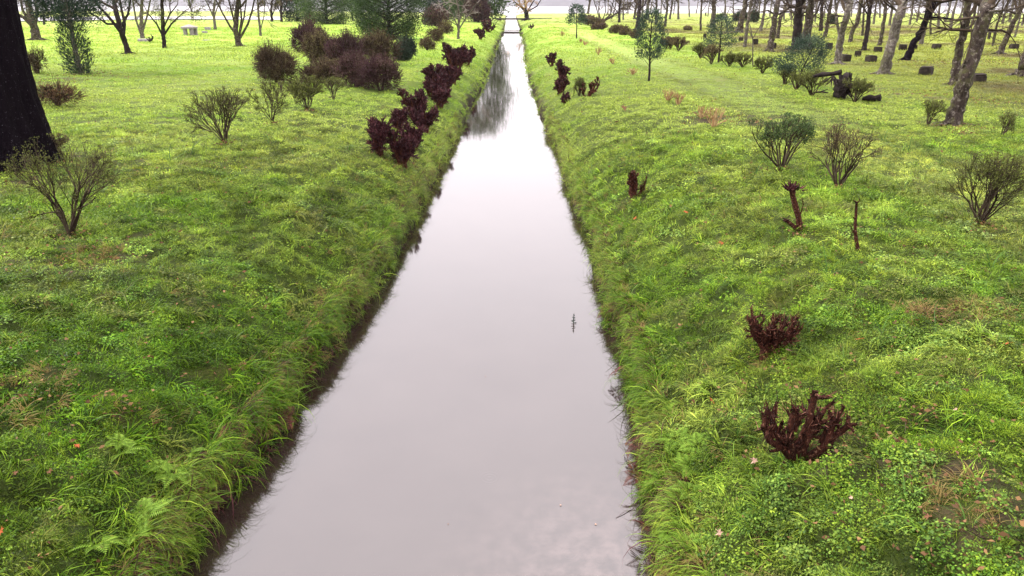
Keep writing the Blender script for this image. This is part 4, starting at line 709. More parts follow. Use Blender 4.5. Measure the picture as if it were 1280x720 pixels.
T(658.5, 25, 5, [(658, 18), (657, 12)], 'bare reddish tree spreading over the end of the footbridge', [(2, [(658, 16), (650, 8), (643, 2)]), (2, [(659, 15), (664, 6), (668, 0)]), (1.8, [(657, 14), (656, 4), (654, -4)]), (1.8, [(658, 15), (671, 8), (676, 0)])], mt=M_DBARK, twig=M_REDTWIG, H=7, lv=4, roots=4)
# ---- right grove
T(735, 17.5, 3, [(736, 10), (738, 0)], 'first tree of the far grove, at the left end by the lake', [], H=12, lv=3)
T(753, 27, 2.5, [(757, 24), (762, 22)], 'umbrella shaped tree with several curved stems rising from the ground', [(1.6, [(750, 26), (746, 12), (742, 0)]), (1.6, [(753, 26), (757, 14), (756, 0)]), (1.8, [(754, 26), (763, 18), (767, 0)]), (1.8, [(755, 26), (766, 21), (769, 10), (770, 0)]), (1.5, [(751, 26), (748, 12), (750, 0)])], H=8, lv=4, leafm=M_LEAFPO, nleaf=1)
for i, (a, b_, wd, pts, lab, lb, mt_) in enumerate([
    (774, 28, 3.2, [(774, 16), (775, 0)], 'dark trunk just right of the umbrella shaped tree', [(1.5, [(774, 18), (768, 10), (764, 3)])], M_DBARK),
    (779, 25, 2.2, [(779, 14), (780, 0)], 'thin pale trunk right beside the dark one near the umbrella tree', [], M_PALEBARK),
    (793, 24, 3.2, [(794, 14), (797, 0)], 'short trunk left of the slim dark tree', [(1.3, [(794, 12), (789, 5)])], M_BARK),
    (797, 37, 5.5, [(798, 24), (799, 12), (800, 0)], 'slim dark tree standing in front of pale trunks', [(2, [(799, 12), (806, 6), (808, 0)])], M_DBARK),
    (803, 25, 3.0, [(803, 12), (804, 0)], 'grey trunk directly right of the slim dark tree', [], M_PALEBARK),
    (809, 25, 4.5, [(809, 14), (811, 0)], 'pale thick trunk behind the green sapling', [], M_PALEBARK),
    (820, 31, 3.2, [(820, 16), (821, 0)], 'grey trunk with a left branch above the green sapling', [(1.3, [(820, 14), (815, 5)])], M_BARK),
    (831, 34, 3.4, [(833, 18), (835, 0)], 'grey trunk with a left branch, right of the green sapling', [(1.4, [(833, 13), (828, 4)])], M_BARK),
    (837, 24, 2.6, [(839, 12), (841, 0)], 'thin leaning trunk left of the forked dark tree', [(1, [(839, 12), (835, 4)])], M_BARK),
    (848, 24, 3, [(848, 12), (848, 0)], 'pale distant trunk behind the forked dark tree', [], M_PALEBARK),
    (876, 39, 2.8, [(876, 22), (877, 0)], 'slim grey trunk left of the flared one', [(1, [(877, 15), (882, 8)])], M_BARK),
    (891, 34, 6, [(892, 20), (892, 0)], 'straight trunk with a flared foot in front of the lake', [(1.6, [(892, 8), (886, 2)])], M_BARK),
    (924, 41, 7, [(927, 24), (930, 12), (932, 0)], 'thick trunk with a foot flared to the left', [(2, [(930, 10), (938, 4)])], M_BARK),
    (931, 59, 4.6, [(933, 40), (936, 20), (939, 0)], 'pale thin trunk crossing in front of the thick flared one', [(2, [(935, 24), (941, 12), (944, 2)])], M_PALEBARK),
    (951, 39, 3.8, [(954, 22), (957, 0)], 'pale leaning trunk left of the stout curved one', [], M_PALEBARK),
    (961, 64, 7.5, [(966, 45), (968, 25), (972, 8), (973, 0)], 'stout curved trunk with a spreading dark foot', [(2.5, [(968, 18), (960, 13), (955, 14)])], M_BARK),
    (972, 48, 4.6, [(974, 32), (976, 20), (984, 10)], 'forked grey trunk behind the stout curved one', [(2, [(976, 22), (981, 14), (983, 6)])], M_BARK),
    (996, 62, 11, [(997, 40), (997, 20), (998, 0)], 'left stem of the broad rough double trunk', [], M_DBARK),
    (1007, 60, 10.5, [(1009, 38), (1012, 20), (1014, 0)], 'right stem of the broad rough double trunk, with a dark hole', [(3, [(1012, 26), (1021, 16), (1025, 4)])], M_BARK),
    (1026, 39, 4.6, [(1027, 20), (1028, 0)], 'straight dark trunk right of the double trunk', [], M_DBARK),
    (1031, 47, 4.8, [(1034, 30), (1037, 12), (1039, 0)], 'grey trunk with a wide foot right of the straight dark one', [(2, [(1036, 16), (1031, 6)])], M_BARK),
    (1047, 80, 8.5, [(1049, 62), (1052, 42), (1058, 22), (1062, 0)], 'lichened trunk forking in a narrow V with roots over the grass', [(4, [(1050, 46), (1047, 32), (1045, 14), (1044, 0)])], M_PALEBARK),
    (1062, 53, 5, [(1065, 40), (1072, 28), (1075, 12), (1077, 0)], 'curved trunk bending right behind the square stumps', [(2, [(1068, 34), (1064, 26)])], M_BARK),
    (1078, 45, 3, [(1079, 30), (1080, 10)], 'thin trunk hidden behind a darker leaning one', [], M_BARK),
    (1080, 63, 5.5, [(1083, 45), (1086, 22), (1089, 0)], 'dark rough trunk rising from a blackened foot', [(2, [(1086, 20), (1078, 8), (1072, 2)])], M_DBARK),
    (1099, 57, 4.8, [(1103, 38), (1106, 20), (1108, 0)], 'slim trunk with a black foot left of the big lichen trunk', [(2, [(1106, 16), (1114, 6)])], M_BARK),
    (1104, 93, 12, [(1110, 70), (1117, 45), (1124, 20), (1127, 0)], 'big pale lichen trunk leaning right with roots at its foot', [(4, [(1126, 12), (1132, 2)]), (3, [(1123, 16), (1112, 4)])], M_PALEBARK),
    (1131, 76, 8, [(1140, 58), (1150, 40), (1160, 22), (1167, 6)], 'black trunk leaning strongly right with a long side branch', [(3, [(1160, 22), (1176, 22), (1196, 25), (1222, 20)]), (4, [(1155, 30), (1158, 14), (1162, 0)]), (2.5, [(1165, 10), (1176, 4)])], M_BLACKBARK),
    (1151, 55, 5, [(1155, 38), (1158, 20), (1160, 0)], 'grey trunk behind the black leaning one', [], M_PALEBARK),
    (1164, 43, 2.6, [(1163, 28), (1166, 10)], 'thin curved trunk right of the black leaning one', [], M_BARK),
    (1192, 106, 10, [(1196, 80), (1202, 50), (1207, 25), (1211, 0)], 'rough dark trunk close behind the foreground leaning lichen trunk', [(3, [(1203, 42), (1210, 36), (1219, 28)])], M_BARK),
    (1190, 157, 17.5, [(1196, 132), (1210, 92), (1222, 50), (1230, 20), (1236, 0)], 'foreground lichen covered trunk leaning right, nearest of the grove', [(3.5, [(1210, 95), (1204, 84), (1207, 76)]), (3, [(1232, 14), (1250, 14), (1270, 10)])], M_BARK),
    (1241, 58, 3, [(1243, 44), (1245, 34), (1250, 20)], 'thin wavy trunk in front of the dark garden table', [(1.2, [(1244, 38), (1247, 26)])], M_BARK),
    (1249, 67, 6.5, [(1258, 46), (1267, 28), (1273, 16), (1276, 2)], 'grey trunk leaning right and forking near the right edge', [(3, [(1272, 18), (1262, 14), (1250, 13), (1240, 16)]), (3, [(1270, 22), (1276, 10), (1283, 6)])], M_BARK),
    (1268, 47, 2.6, [(1273, 30), (1277, 12)], 'thin pale distant trunk at the right edge', [], M_PALEBARK),
    (1279, 94, 13, [(1285, 70), (1292, 40), (1300, 0)], 'trunk cut by the right edge of the picture', [], M_BARK),
    ]):
    T(a, b_, wd, pts, lab, lb, name='grove_tree', mt=mt_, H=8.5 if b_ > 30 else 12, lv=4 if b_ > 36 else 3, flare=1.9 if wd > 5.4 else 1.4, roots=6 if wd > 5.4 else 0, group='bare trees of the grove on the right', seed=i, leafm=None, dens=(3, 4) if b_ > 36 else (4, 5))
# far thin trees beyond: copies of three prototypes
protos = []
for k in range(4):
    rng = rs(900 + k); t = bpy.data.objects.new('distant_tree', None); mb = MB(); cm = MB(); tips = []
    P, d = path([0, 0, -.1], [.08 * rng.randn(), .05, 1], 5.2, 6, .07, .1, rng); tube(mb, P, np.linspace(.26, .13, 7), 7, .5, .2, rng)
    for j in range(4): grow(cm, tips, P[-1 - j // 2], unit([rng.randn(), rng.randn(), .6]), 2.3, .1, 1, 4, rng, (3, 4), .6, .03, rmin=.035, sides=(5, 4, 3, 3, 3))
    protos.append((mb.mesh('distant_trunk', M_PALEBARK), cm.mesh('distant_crown', M_TWIG)))
rng = rs(77); far_px = [(862, 21), (885, 20), (905, 19), (917, 19), (936, 20), (948, 22), (962, 21), (980, 24), (989, 25), (1003, 26), (1019, 27), (1043, 29), (1058, 27), (1070, 31), (1092, 30), (1112, 32), (1121, 28), (1137, 31), (1146, 27), (1173, 33), (1181, 28), (1188, 36), (1215, 29), (1222, 27), (1232, 33), (1253, 30), (1262, 28), (1277, 32), (1290, 35), (988, 20), (1030, 21), (1064, 21), (1100, 22), (1130, 22), (1160, 23), (1200, 22), (1240, 22), (1270, 23), (760, 17), (785, 17), (812, 18), (826, 18), (842, 18), (870, 17)]
for i, (a, b_) in enumerate(far_px):
    b = base(a, b_); t = empty('distant_tree', b, 'thin pale bare tree far back in the grove towards the lake', 'tree', 'thin pale trees far back in the grove'); t.rotation_euler = (0, 0, rng.rand() * 6.28); sc = .85 + .4 * rng.rand(); t.scale = (sc, sc, sc)
    pm = protos[i % 4]
    for nm, me in (('trunk', pm[0]), ('crown', pm[1])): o = bpy.data.objects.new(nm, me); COL.objects.link(o); o.parent = t
# ------------------------------------------------------------------ stone stools, table, bridge, weir, fallen tree
def boxq(mb, x0, x1, y0, y1, z0, z1, rng=None, j=0.0, bev=.0, c=.5):
    """a box with its edges cut back and its faces slightly uneven"""
    if bev <= 0: bev = .0001
    xs, ys_, zs = [x0, x0 + bev, x1 - bev, x1], [y0, y0 + bev, y1 - bev, y1], [z0, z0 + bev, z1 - bev, z1]
    P = lambda x, y, z: np.array([x, y, z], float)
    rings = []
    for z, ins in ((z0, bev), (z0 + bev, 0), (z1 - bev, 0), (z1, bev)):
        a, b, c_, d = x0 + ins, x1 - ins, y0 + ins, y1 - ins
        q = [P(a + bev, c_, z), P(b - bev, c_, z), P(b, c_ + bev, z), P(b, d - bev, z), P(b - bev, d, z), P(a + bev, d, z), P(a, d - bev, z), P(a, c_ + bev, z)]; rings.append(q)
    V = np.array([v for q in rings for v in q])
    if rng is not None and j: V[:, :] += rng.randn(*V.shape) * j
    Q = []
    for r in range(3):
        for k in range(8): Q.append([r * 8 + k, r * 8 + (k + 1) % 8, r * 8 + 8 + (k + 1) % 8, r * 8 + 8 + k])
    for o_, f in ((0, -1), (24, 1)):
        T_ = [[0, 1, 2, 7], [7, 2, 3, 6], [6, 3, 4, 5]]
        for q in T_: q = [o_ + v for v in q]; Q.append(q if f > 0 else q[::-1])
    mb.add(V, Q, c)
def stump(px, py, wpx, hpx, label, seed, rot=None, m_=M_STONE):
    b = at(px, py); m = mpp(b[1]); rng = rs(seed); t = root('square_stump', b, label, 'stool', 'square stumps set on the grass of the grove')
    W, H = wpx * m * .46, hpx * m * .95; mb = MB(); boxq(mb, -W, W, -W, W, -.06, H * .86, rng, W * .035, W * .13); o = mb.build('base', m_, t, smooth=False)
    mb = MB(); boxq(mb, -W * .96, W * .96, -W * .96, W * .96, H * .87, H * 1.0, rng, W * .03, W * .08); mb.build('top', m_, t, smooth=False)
    t.rotation_euler = (rng.randn() * .03, rng.randn() * .03, rng.randn() * .35 if rot is None else rot)
for i, (a, b_, wd, h, lab) in enumerate([
    (1036, 61.5, 7, 8, 'roundish dark stump just right of the double trunk'), (1056, 77, 11, 9, 'dark stump touching the right side of the V shaped trunk'), (1072, 71, 8.5, 7.5, 'nearly black stump in front of the dark rough trunk'), (1088, 77, 11.5, 8, 'dark stump with a pale left edge beside the roots of the big lichen trunk'),
    (1097, 65, 9, 6.5, 'brown stump at the foot of the slim trunk with a black foot'), (1128, 62, 10, 6.5, 'stump right behind the big lichen trunk'), (1170, 61, 9.5, 6, 'stump alone between the black leaning trunk and the rough trunks'), (1157, 94, 15, 11, 'large square stump in the open grass, nearest of the grove'),
    (1223, 103, 14, 11, 'dark stump right of the foreground leaning lichen trunk'), (1267, 61, 10, 6, 'stump near the right edge beyond the forking trunk'), (1080, 63.5, 5, 5, 'small black stump tucked behind the nearly black one'), (944, 55, 7, 6.5, 'grey stump left of the stout curved trunk'), (967, 60, 6, 6.5, 'dark stump touching the stout curved trunk'),
    (926, 51, 5.5, 4.5, 'small dark stump left of the pale thin trunk'), (881, 47, 4, 5, 'tiny black stump left of the round evergreen bush'), (1025, 71, 6, 8, 'stump half hidden by the blue green leaning bush'), (1143, 62, 5, 6, 'stump in the shade behind the black leaning trunk')]):
    stump(a, b_, wd, h, lab, i)
def table():
    b = at(238, 44); m = mpp(b[1]); rng = rs(3); t = root('stone_table', b, 'round pale stone table with thick legs on the left lawn', 'table'); r = 10 * m; H = 10 * m
    mb = MB(); tube(mb, [[0, 0, H * .78], [0, 0, H * .8], [0, 0, H * .98], [0, 0, H]], [r * .93, r, r, r * .95], 24, .5); mb.build('tabletop', M_PSTONE, t, smooth=False)
    for k in range(5):
        a = k * 1.2566 + .4; mb = MB(); q = np.array([math.cos(a), math.sin(a), 0]) * r * .66; boxq(mb, q[0] - r * .2, q[0] + r * .2, q[1] - r * .2, q[1] + r * .2, -.05, H * .775, rng, .02, .05); mb.build('leg', M_PSTONE, t, smooth=False)
table()
for (a, b_, wd, h, lab, nm, ct) in [(260, 37.5, 6.5, 3.5, 'pale low stone block behind and right of the round stone table', 'stone_block', 'stone'), (256, 41.5, 6, 2.6, 'grey low stone block beside the round stone table', 'stone_block', 'stone'), (258, 51, 9, 1.0, 'flat grey slab in the grass in front of the stone table', 'stone_slab', 'stone'), (180, 52, 12, 3.2, 'pale flat slab at the foot of the pale vase shaped tree', 'stone_slab', 'stone'), (72.5, 26, 3.2, 5, 'small dark post by the road left of the cypress', 'short_post', 'post'), (241, 23.5, 2, 2.6, 'tiny dark post at the edge of the far road', 'short_post', 'post')]:
    b = at(a, b_); m = mpp(b[1]); rng = rs(int(a)); mb = MB(); W = wd * m / 2; boxq(mb, -W, W, -W * .7, W * .7, -.05, h * m, rng, W * .04, min(W, h * m) * .15); o = mb.build(nm, M_STONE if 'post' in nm else M_PSTONE, None, b, smooth=False); prop(o, lab, ct)
def dark_table():
    b = at(1239, 49); m = mpp(b[1]); t = root('garden_table', b, 'dark garden table with a thick top near the right edge of the grove', 'table'); W = 5 * m; H = 9.5 * m; mb = MB(); boxq(mb, -W, W, -W * .6, W * .6, H * .86, H, None, 0, .03); mb.build('tabletop', M_WOOD, t, smooth=False)
    for sx in (-1, 1): mb = MB(); boxq(mb, sx * W * .66 - W * .16, sx * W * .66 + W * .16, -W * .45, W * .45, -.05, H * .855, None, 0, .03); mb.build('leg', M_STONE, t, smooth=False)
dark_table()
def bridge():
    a = hit_z(610, 23.4, 1.55); c = hit_z(690, 23.4, 1.55); Y = a[1]; t = root('footbridge', (hit_z(640, 23.4, 0)[0], Y, 1.2), 'low dark footbridge crossing the far end of the channel', 'bridge'); L0, L1 = hit_z(617, 23, 1.5)[0] - t.location.x, hit_z(688, 23, 1.5)[0] - t.location.x; m = mpp(Y)
    n = 26; bw = (L1 - L0) / n
    for k in range(n): mb = MB(); boxq(mb, L0 + k * bw + .02, L0 + (k + 1) * bw - .02, -.9, .9, .42, .50, rs(k), .005, .01); mb.build('plank', M_WOOD, t, smooth=False)
    for sy in (-.8, .8): mb = MB(); boxq(mb, L0, L1, sy - .12, sy + .12, .1, .415, None, 0, .02); mb.build('beam', M_WOOD, t, smooth=False)
    for sx in (L0 + (L1 - L0) * .12, L0 + (L1 - L0) * .58): mb = MB(); boxq(mb, sx - .4, sx + .4, -1.0, 1.0, -1.4, .095, None, 0, .04); mb.build('abutment', M_STONE, t, smooth=False)
    for sy in (-.85, .85):
        mb = MB()
        tube(mb, [[L0, sy, 1.25], [L1, sy, 1.25]], .04, 5); mb.build('handrail', M_WOOD, t)
    b = hit_z(642, 41, 0); l_, r_ = edges(np.array([b[1]])); t = root('weir', (0, b[1], 0), 'low dark weir sill across the far channel', 'weir'); mb = MB(); boxq(mb, l_[0] - .6, r_[0] + .6, -.3, .3, -.5, .16, rs(1), .01, .03); mb.build('sill', M_STONE, t, smooth=False)
    for xx in (l_[0] - .1, r_[0] + .1): mb = MB(); boxq(mb, xx - .3, xx + .3, -.5, .5, -.5, .7, rs(2), .02, .05); mb.build('side_block', M_STONE, t, smooth=False)
bridge()
def fallen_tree():
    rng = rs(6); b = at(1055, 124); Y = b[1]; m = mpp(Y); q = lambda x, y, dy=0: at_y(x, y, Y + dy) - b
    t = root('fallen_tree', b, 'uprooted tree with a torn reddish root plate and trunk lying to the left', 'fallen tree'); mb = MB(); n, k = 7, 16
    # ragged upright plate of roots and earth
    a = np.linspace(0, 2 * np.pi, 40, endpoint=False); out = []
    for rr in (0, .35, .7, 1.0):
        w_ = (1 + .75 * (fbm(np.cos(a) * 2 + 5, np.sin(a) * 2 + rr, 1.7, 4) - .5) * 2); out.append(np.stack([9.5 * m * rr * np.cos(a) * w_ * .9, rng.randn(40) * .05 - (1 - rr) * .25, 21 * m * rr * np.sin(a) * w_ * .62 + 16 * m + rng.randn(40) * .03], 1))
    V = np.concatenate(out); Q = [[r * 40 + i, r * 40 + (i + 1) % 40, r * 40 + 40 + (i + 1) % 40, r * 40 + 40 + i] for r in range(3) for i in range(40)]; V2 = V + [0, .45, 0]; V2[:, 1] += .1; mb.add(V, Q); mb.add(V2, [x[::-1] for x in Q])
    i = np.arange(40); mb.add(np.vstack([V[120:], V2[120:]]), np.stack([i, (i + 1) % 40, 40 + (i + 1) % 40, 40 + i], 1)); 
    for i in range(46):
        a_ = rng.rand() * 6.28; c = np.array([math.cos(a_) * 6 * m * rng.rand(), -.1, 15 * m + math.sin(a_) * 9 * m]); P, _ = path(c, [math.cos(a_), -.5 + rng.randn() * .6, math.sin(a_)], m * (5 + 7 * rng.rand()), 3, .35, 0, rng); tube(mb, P, np.array([.9, .7, .5, .3]) * m, 4, rng.rand() * .5)
    mb.build('root_plate', M_DBARK, t); mb = MB(); tube(mb, [q(1052, 90, .3), q(1040, 92, .5), q(1028, 93, .8), q(1014, 96, 1.0)], np.array([3.4, 2.4, 2.7, 1.5]) * m, 10, .5, .6, rng); mb.build('trunk', M_DBARK, t)
    mb = MB()
    for px_, py_ in ((1040, 101), (1033, 106), (1046, 108), (1028, 110), (1024, 102)): P, _ = path(q(1042, 95, .3), unit(q(px_, py_, .1) - q(1042, 95, .3)), 16 * m, 4, .25, -.05, rng); tube(mb, P, np.linspace(1.1, .4, 5) * m, 5)
    mb.build('limb', M_DBARK, t)
    b = at(1089, 127); m = mpp(b[1]); mb = MB(); tube(mb, [[-8 * m, .2, 3.0 * m], [-3 * m, 0, 3.6 * m], [3 * m, -.1, 4.2 * m], [8 * m, -.2, 5.2 * m]], np.array([2.2, 4, 3.6, 4.4]) * m, 12, .5, .55, rng); o = mb.build('log', M_DBARK, None, b); prop(o, 'short thick dark log lying in the grass right of the root plate', 'log')
    b = at(1026, 117); m = mpp(b[1]); mb = MB(); tube(mb, [[-9 * m, .1, m], [-3 * m, 0, 2 * m], [4 * m, 0, 1.6 * m], [9 * m, 0, 1.0 * m]], np.array([.8, 1.2, 1.1, .7]) * m, 7, .5, .3, rng); tube(mb, [[-2 * m, 0, 2 * m], [2 * m, -.1, 4 * m], [7 * m, -.1, 5.5 * m]], np.array([.8, .6, .4]) * m, 5); o = mb.build('fallen_branch', M_DBARK, None, b); prop(o, 'dark broken branch on the grass left of the root plate', 'branch')
    b = at(195, 53); m = mpp(b[1]); mb = MB(); P, _ = path([-8 * m, 0, 2 * m], [1, 0, .2], 16 * m, 5, .35, -.05, rng); tube(mb, P, np.linspace(1.6, .8, 6) * m, 7, .5, .3, rng)
    for j in range(7): P2_, _ = path(P[rng.randint(0, 5)], rng.randn(3) + [0, 0, 1], 5 * m, 2, .3, 0, rng); tube(mb, P2_, np.array([.7, .5, .3]) * m, 4)
    o = mb.build('fallen_branch', M_DBARK, None, b); prop(o, 'dark crooked fallen branch between the pale slab and the dark trunk on the left', 'branch')
    # slim sapling stems
    for (a_, b2, pts, lab) in [(908.5, 40, [(909, 32), (906, 22), (908, 10), (905, 0)], 'very thin curved bare sapling above the round evergreen bush'), (941.5, 82, [(941, 60), (941, 48), (937, 30)], 'thin straight bare sapling stem rising from the right hedge row')]:
        bare_tree(a_, b2, 1.6, pts, lab, [(1.0, [(pts[1]), (pts[1][0] + 8, pts[1][1] - 14)]), (1.0, [(pts[1]), (pts[1][0] - 6, pts[1][1] - 12)])], name='thin_sapling', crown=False, lv=3, mt=M_PALEBARK, flare=1.0)
fallen_tree()
# ------------------------------------------------------------------ ferns, leaves, twigs: small things
def fern_mesh(seed):
    rng = rs(seed); mb = MB(); nf = 7
    for i in range(nf):
        a = i * 6.283 / nf + rng.rand() * .5; Ln = .30 * (.7 + .5 * rng.rand()); d = unit([math.cos(a), math.sin(a), .9]); n = 15; P = [np.zeros(3)]; dd = d.copy()
        for k in range(n): dd = unit(dd + np.array([0, 0, -.11]) + rng.randn(3) * .02); P.append(P[-1] + dd * Ln / n)
        P = np.array(P); tube(mb, P, np.linspace(.0025, .001, n + 1), 3, .8); C = []; Dd = []; ln = []
        sd_ = unit(np.cross(d, [0, 0, 1]))
        for k in range(3, n + 1):
            tt = (P[k] - P[k - 1]); tt = unit(tt); up = unit(np.cross(sd_, tt)); l_ = Ln * .33 * math.sin(math.pi * min(1, (k / n) * .75 + .22)) ** .8 * (1.02 - (k / n) ** 3)
            for s_ in (-1, 1):
                D_ = unit(sd_ * s_ + tt * .45 - up * .12); w_ = Ln / n * .42; V = [P[k], P[k] + D_ * l_ * .4 + tt * w_, P[k] + D_ * l_, P[k] + D_ * l_ * .4 - tt * w_]; mb.add(V, [[0, 1, 2, 3]], .3 + .6 * rng.rand())
    return mb.mesh('fern_fronds', M_FERN, smooth=False)
FM = [fern_mesh(i) for i in range(4)]
ferns = [(215, 600, 1.2, 'bright fern fronds uphill of the left water edge, topmost of the left ferns'), (238, 575, .9, 'small light fern tip high on the left bank'), (183, 655, 1.15, 'broad bright fern in the lower left of the left bank'), (170, 680, 1.0, 'fern with a toothed frond pointing right, low on the left bank'), (125, 690, 1.1, 'fern near the bottom edge of the left bank, furthest left'), (205, 678, .9, 'fern between the toothed one and the water on the left'),
         (228, 640, .9, 'dim fern in the middle of the left ferns'), (338, 575, .7, 'small dark fern hanging over the left water edge'), (290, 638, .7, 'fern just above the dark reflection on the left'), (872, 565, .9, 'pale fern left of the largest dark red shrub'), (862, 590, 1.2, 'broad leafed bright fern on the right bank by the water'), (850, 640, 1.0, 'fern clump at the bottom of the right bank'), (852, 690, 1.1, 'fern nearest the bottom edge on the right bank'),
         (960, 545, .7, 'small fern at the foot of the largest dark red shrub'), (818, 560, .8, 'fern arching over the right water edge'), (830, 610, 1.0, 'dark fern leaning over the right water edge'), (795, 470, .7, 'small fern by the right water edge, furthest away')]
ferns += [(800 + (i * 37) % 66, 505 + i * 17, .75 + .1 * (i % 4), 'fern in the crowded strip of ferns lining the lower right bank above the water') for i in range(12)] + [(150 + (i * 53) % 130, 560 + (i * 29) % 130, .7 + .1 * (i % 3), 'small fern in the loose patch of ferns on the lower left bank') for i in range(8)]
rng = rs(15)
for i, (a, b_, sc, lab) in enumerate(ferns):
    q = at(a, b_); o = bpy.data.objects.new('fern', FM[i % 4]); COL.objects.link(o); o.location = (q[0], q[1], q[2] + .06); o.scale = (1, 1, 1); sc *= .82; o.rotation_euler = ((rng.rand() - .5) * .3, (-.35 if a > 640 else .35), rng.rand() * 6.28); o.scale = (sc,) * 3; prop(o, lab, 'fern', 'ferns on the banks')
    # tilt towards the water after the spin
    o.rotation_mode = 'XYZ'
def leaf_mesh(seed, cols):
    rng = rs(seed); n = 5; mb = MB(); V = [[0, 0, .012]]; 
    for i in range(n * 2 + 1):
        a = -2.2 + 4.4 * i / (n * 2); r = (.95 if i % 2 == 0 else .5) * (.85 + .3 * rng.rand()); V.append([r * math.cos(a), r * math.sin(a), .12 * r * r * (1 + rng.randn() * .6) + (.12 if i % 2 else 0)])
    Q = []
    for i in range(1, n * 2, 2): Q.append([0, i, i + 1, i + 2 if i + 2 <= n * 2 + 1 else i + 1])
    mb.add(np.array(V), Q, .5); mb.add(np.array([[-.02, .03, .01], [-.02, -.03, .01], [-.7, -.03, .1], [-.7, .02, .1]]), [[0, 1, 2, 3]], .2)
    return mb.mesh('fallen_leaf', cols, smooth=False)
M_LO = foliage('orange_leaf', [(0, (.22, .05, .018)), (1, (.36, .10, .03))], .2); M_LB = foliage('brown_leaf', [(0, (.07, .03, .016)), (1, (.16, .075, .035))], .1); M_LP = foliage('pale_pink_leaf', [(0, (.25, .15, .11)), (1, (.42, .28, .21))], .1)
LMESH = {k: [leaf_mesh(i + 10 * j, m_) for i in range(3)] for j, (k, m_) in enumerate((('o', M_LO), ('b', M_LB), ('p', M_LP)))}
for i, (a, b_, k, sz, lab) in enumerate([(888, 509, 'o', 12, 'orange red fallen leaf between the water and the largest dark red shrub'), (6, 672, 'o', 14, 'orange fallen leaf at the left edge near the bottom'), (100, 566, 'o', 10, 'red brown fallen leaf highest in the lower left corner'), (147, 600, 'b', 15, 'large curled red brown leaf among grass in the lower left'), (66, 597, 'b', 11, 'brown fallen leaf left of the large curled one'), (23, 600, 'b', 9, 'small brown leaf above the orange one at the left edge'),
    (1073, 432, 'o', 13, 'long orange leaf right of the bushy dark red shrub'), (985, 446, 'p', 11, 'pinkish leaf at the foot of the bushy dark red shrub'), (939, 584, 'p', 12, 'pale pink leaf left of the largest dark red shrub'), (896, 674, 'p', 13, 'pinkish curled leaf near the bottom of the right bank'), (1157, 655, 'b', 18, 'dark brown long leaf on the bare patch at the lower right'), (1257, 438, 'o', 15, 'orange brown leaf at the far right edge of the bank'),
    (856, 271, 'o', 8, 'small bright red leaf above the middle of the right bank'), (793, 278, 'o', 8, 'orange leaf near the small black stump'), (779, 140, 'b', 14, 'brown leaf clump on the far right bank below the sapling'), (771, 156, 'b', 7, 'small brown leaf below the far brown clump'), (152, 409, 'p', 6, 'tiny pale pink leaf in the middle of the left bank'), (900, 310, 'o', 9, 'pale orange leaf left of the thin black stick'), (915, 277, 'b', 7, 'tiny brown leaf left of the crooked tufted stem'),
    (1275, 512, 'o', 9, 'red brown leaf cut by the right edge of the picture'), (1190, 520, 'p', 8, 'pale leaf on the right bank above the bare patch'), (1062, 590, 'b', 10, 'brown leaf on the bare soil right of the largest dark red shrub'), (1236, 560, 'b', 9, 'red brown leaf right of the dark hollow in the bank'), (1060, 630, 'p', 7, 'small pink leaf over the ivy patch')]):
    q = at(a, b_); m = mpp(q[1]); s_ = sz * m * .55; o = bpy.data.objects.new('fallen_leaf', LMESH[k][i % 3]); COL.objects.link(o); o.location = (q[0], q[1] - .02, q[2] + .075 + s_ * .25); o.rotation_euler = (.55 + (rng.rand() - .5) * .5, (rng.rand() - .5) * .5, rng.rand() * 6.28); o.scale = (s_ * 1.2, s_ * .8, s_); prop(o, lab, 'leaf', 'fallen leaves on the banks')
# scattered litter
mb = MB(); lr = rs(31); n = 4600; yy = 4 + 56 * lr.rand(n) ** 1.6; xx = (lr.rand(n) * 2 - 1) * (.74 * yy + 1.5); k = edge_dist(xx, yy) > .15; xx, yy = xx[k], yy[k]
for (qq, r_) in LITTER_SHADE: m_ = int(90 * min(r_, 2.5) + 12); xx = np.append(xx, qq[0] + lr.randn(m_) * r_ * .6); yy = np.append(yy, qq[1] + lr.randn(m_) * r_ * .7)
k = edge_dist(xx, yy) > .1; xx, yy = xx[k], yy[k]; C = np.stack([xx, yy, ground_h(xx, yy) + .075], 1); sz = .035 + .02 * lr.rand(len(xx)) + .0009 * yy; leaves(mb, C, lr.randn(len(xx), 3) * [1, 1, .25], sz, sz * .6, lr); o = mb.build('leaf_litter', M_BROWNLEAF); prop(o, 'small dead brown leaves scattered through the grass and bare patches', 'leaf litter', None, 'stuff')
# dead twigs on bare soil
mb = MB()
for (qq, r_) in LITTER_SHADE[10:]:
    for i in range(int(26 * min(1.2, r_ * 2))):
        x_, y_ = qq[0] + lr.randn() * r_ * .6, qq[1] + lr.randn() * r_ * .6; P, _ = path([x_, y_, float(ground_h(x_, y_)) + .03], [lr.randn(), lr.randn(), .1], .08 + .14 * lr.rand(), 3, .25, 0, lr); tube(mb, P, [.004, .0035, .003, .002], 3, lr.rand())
o = mb.build('dead_twigs', M_TWIG); prop(o, 'loose dead twigs lying on the bare soil patches of the banks', 'twigs', None, 'stuff')
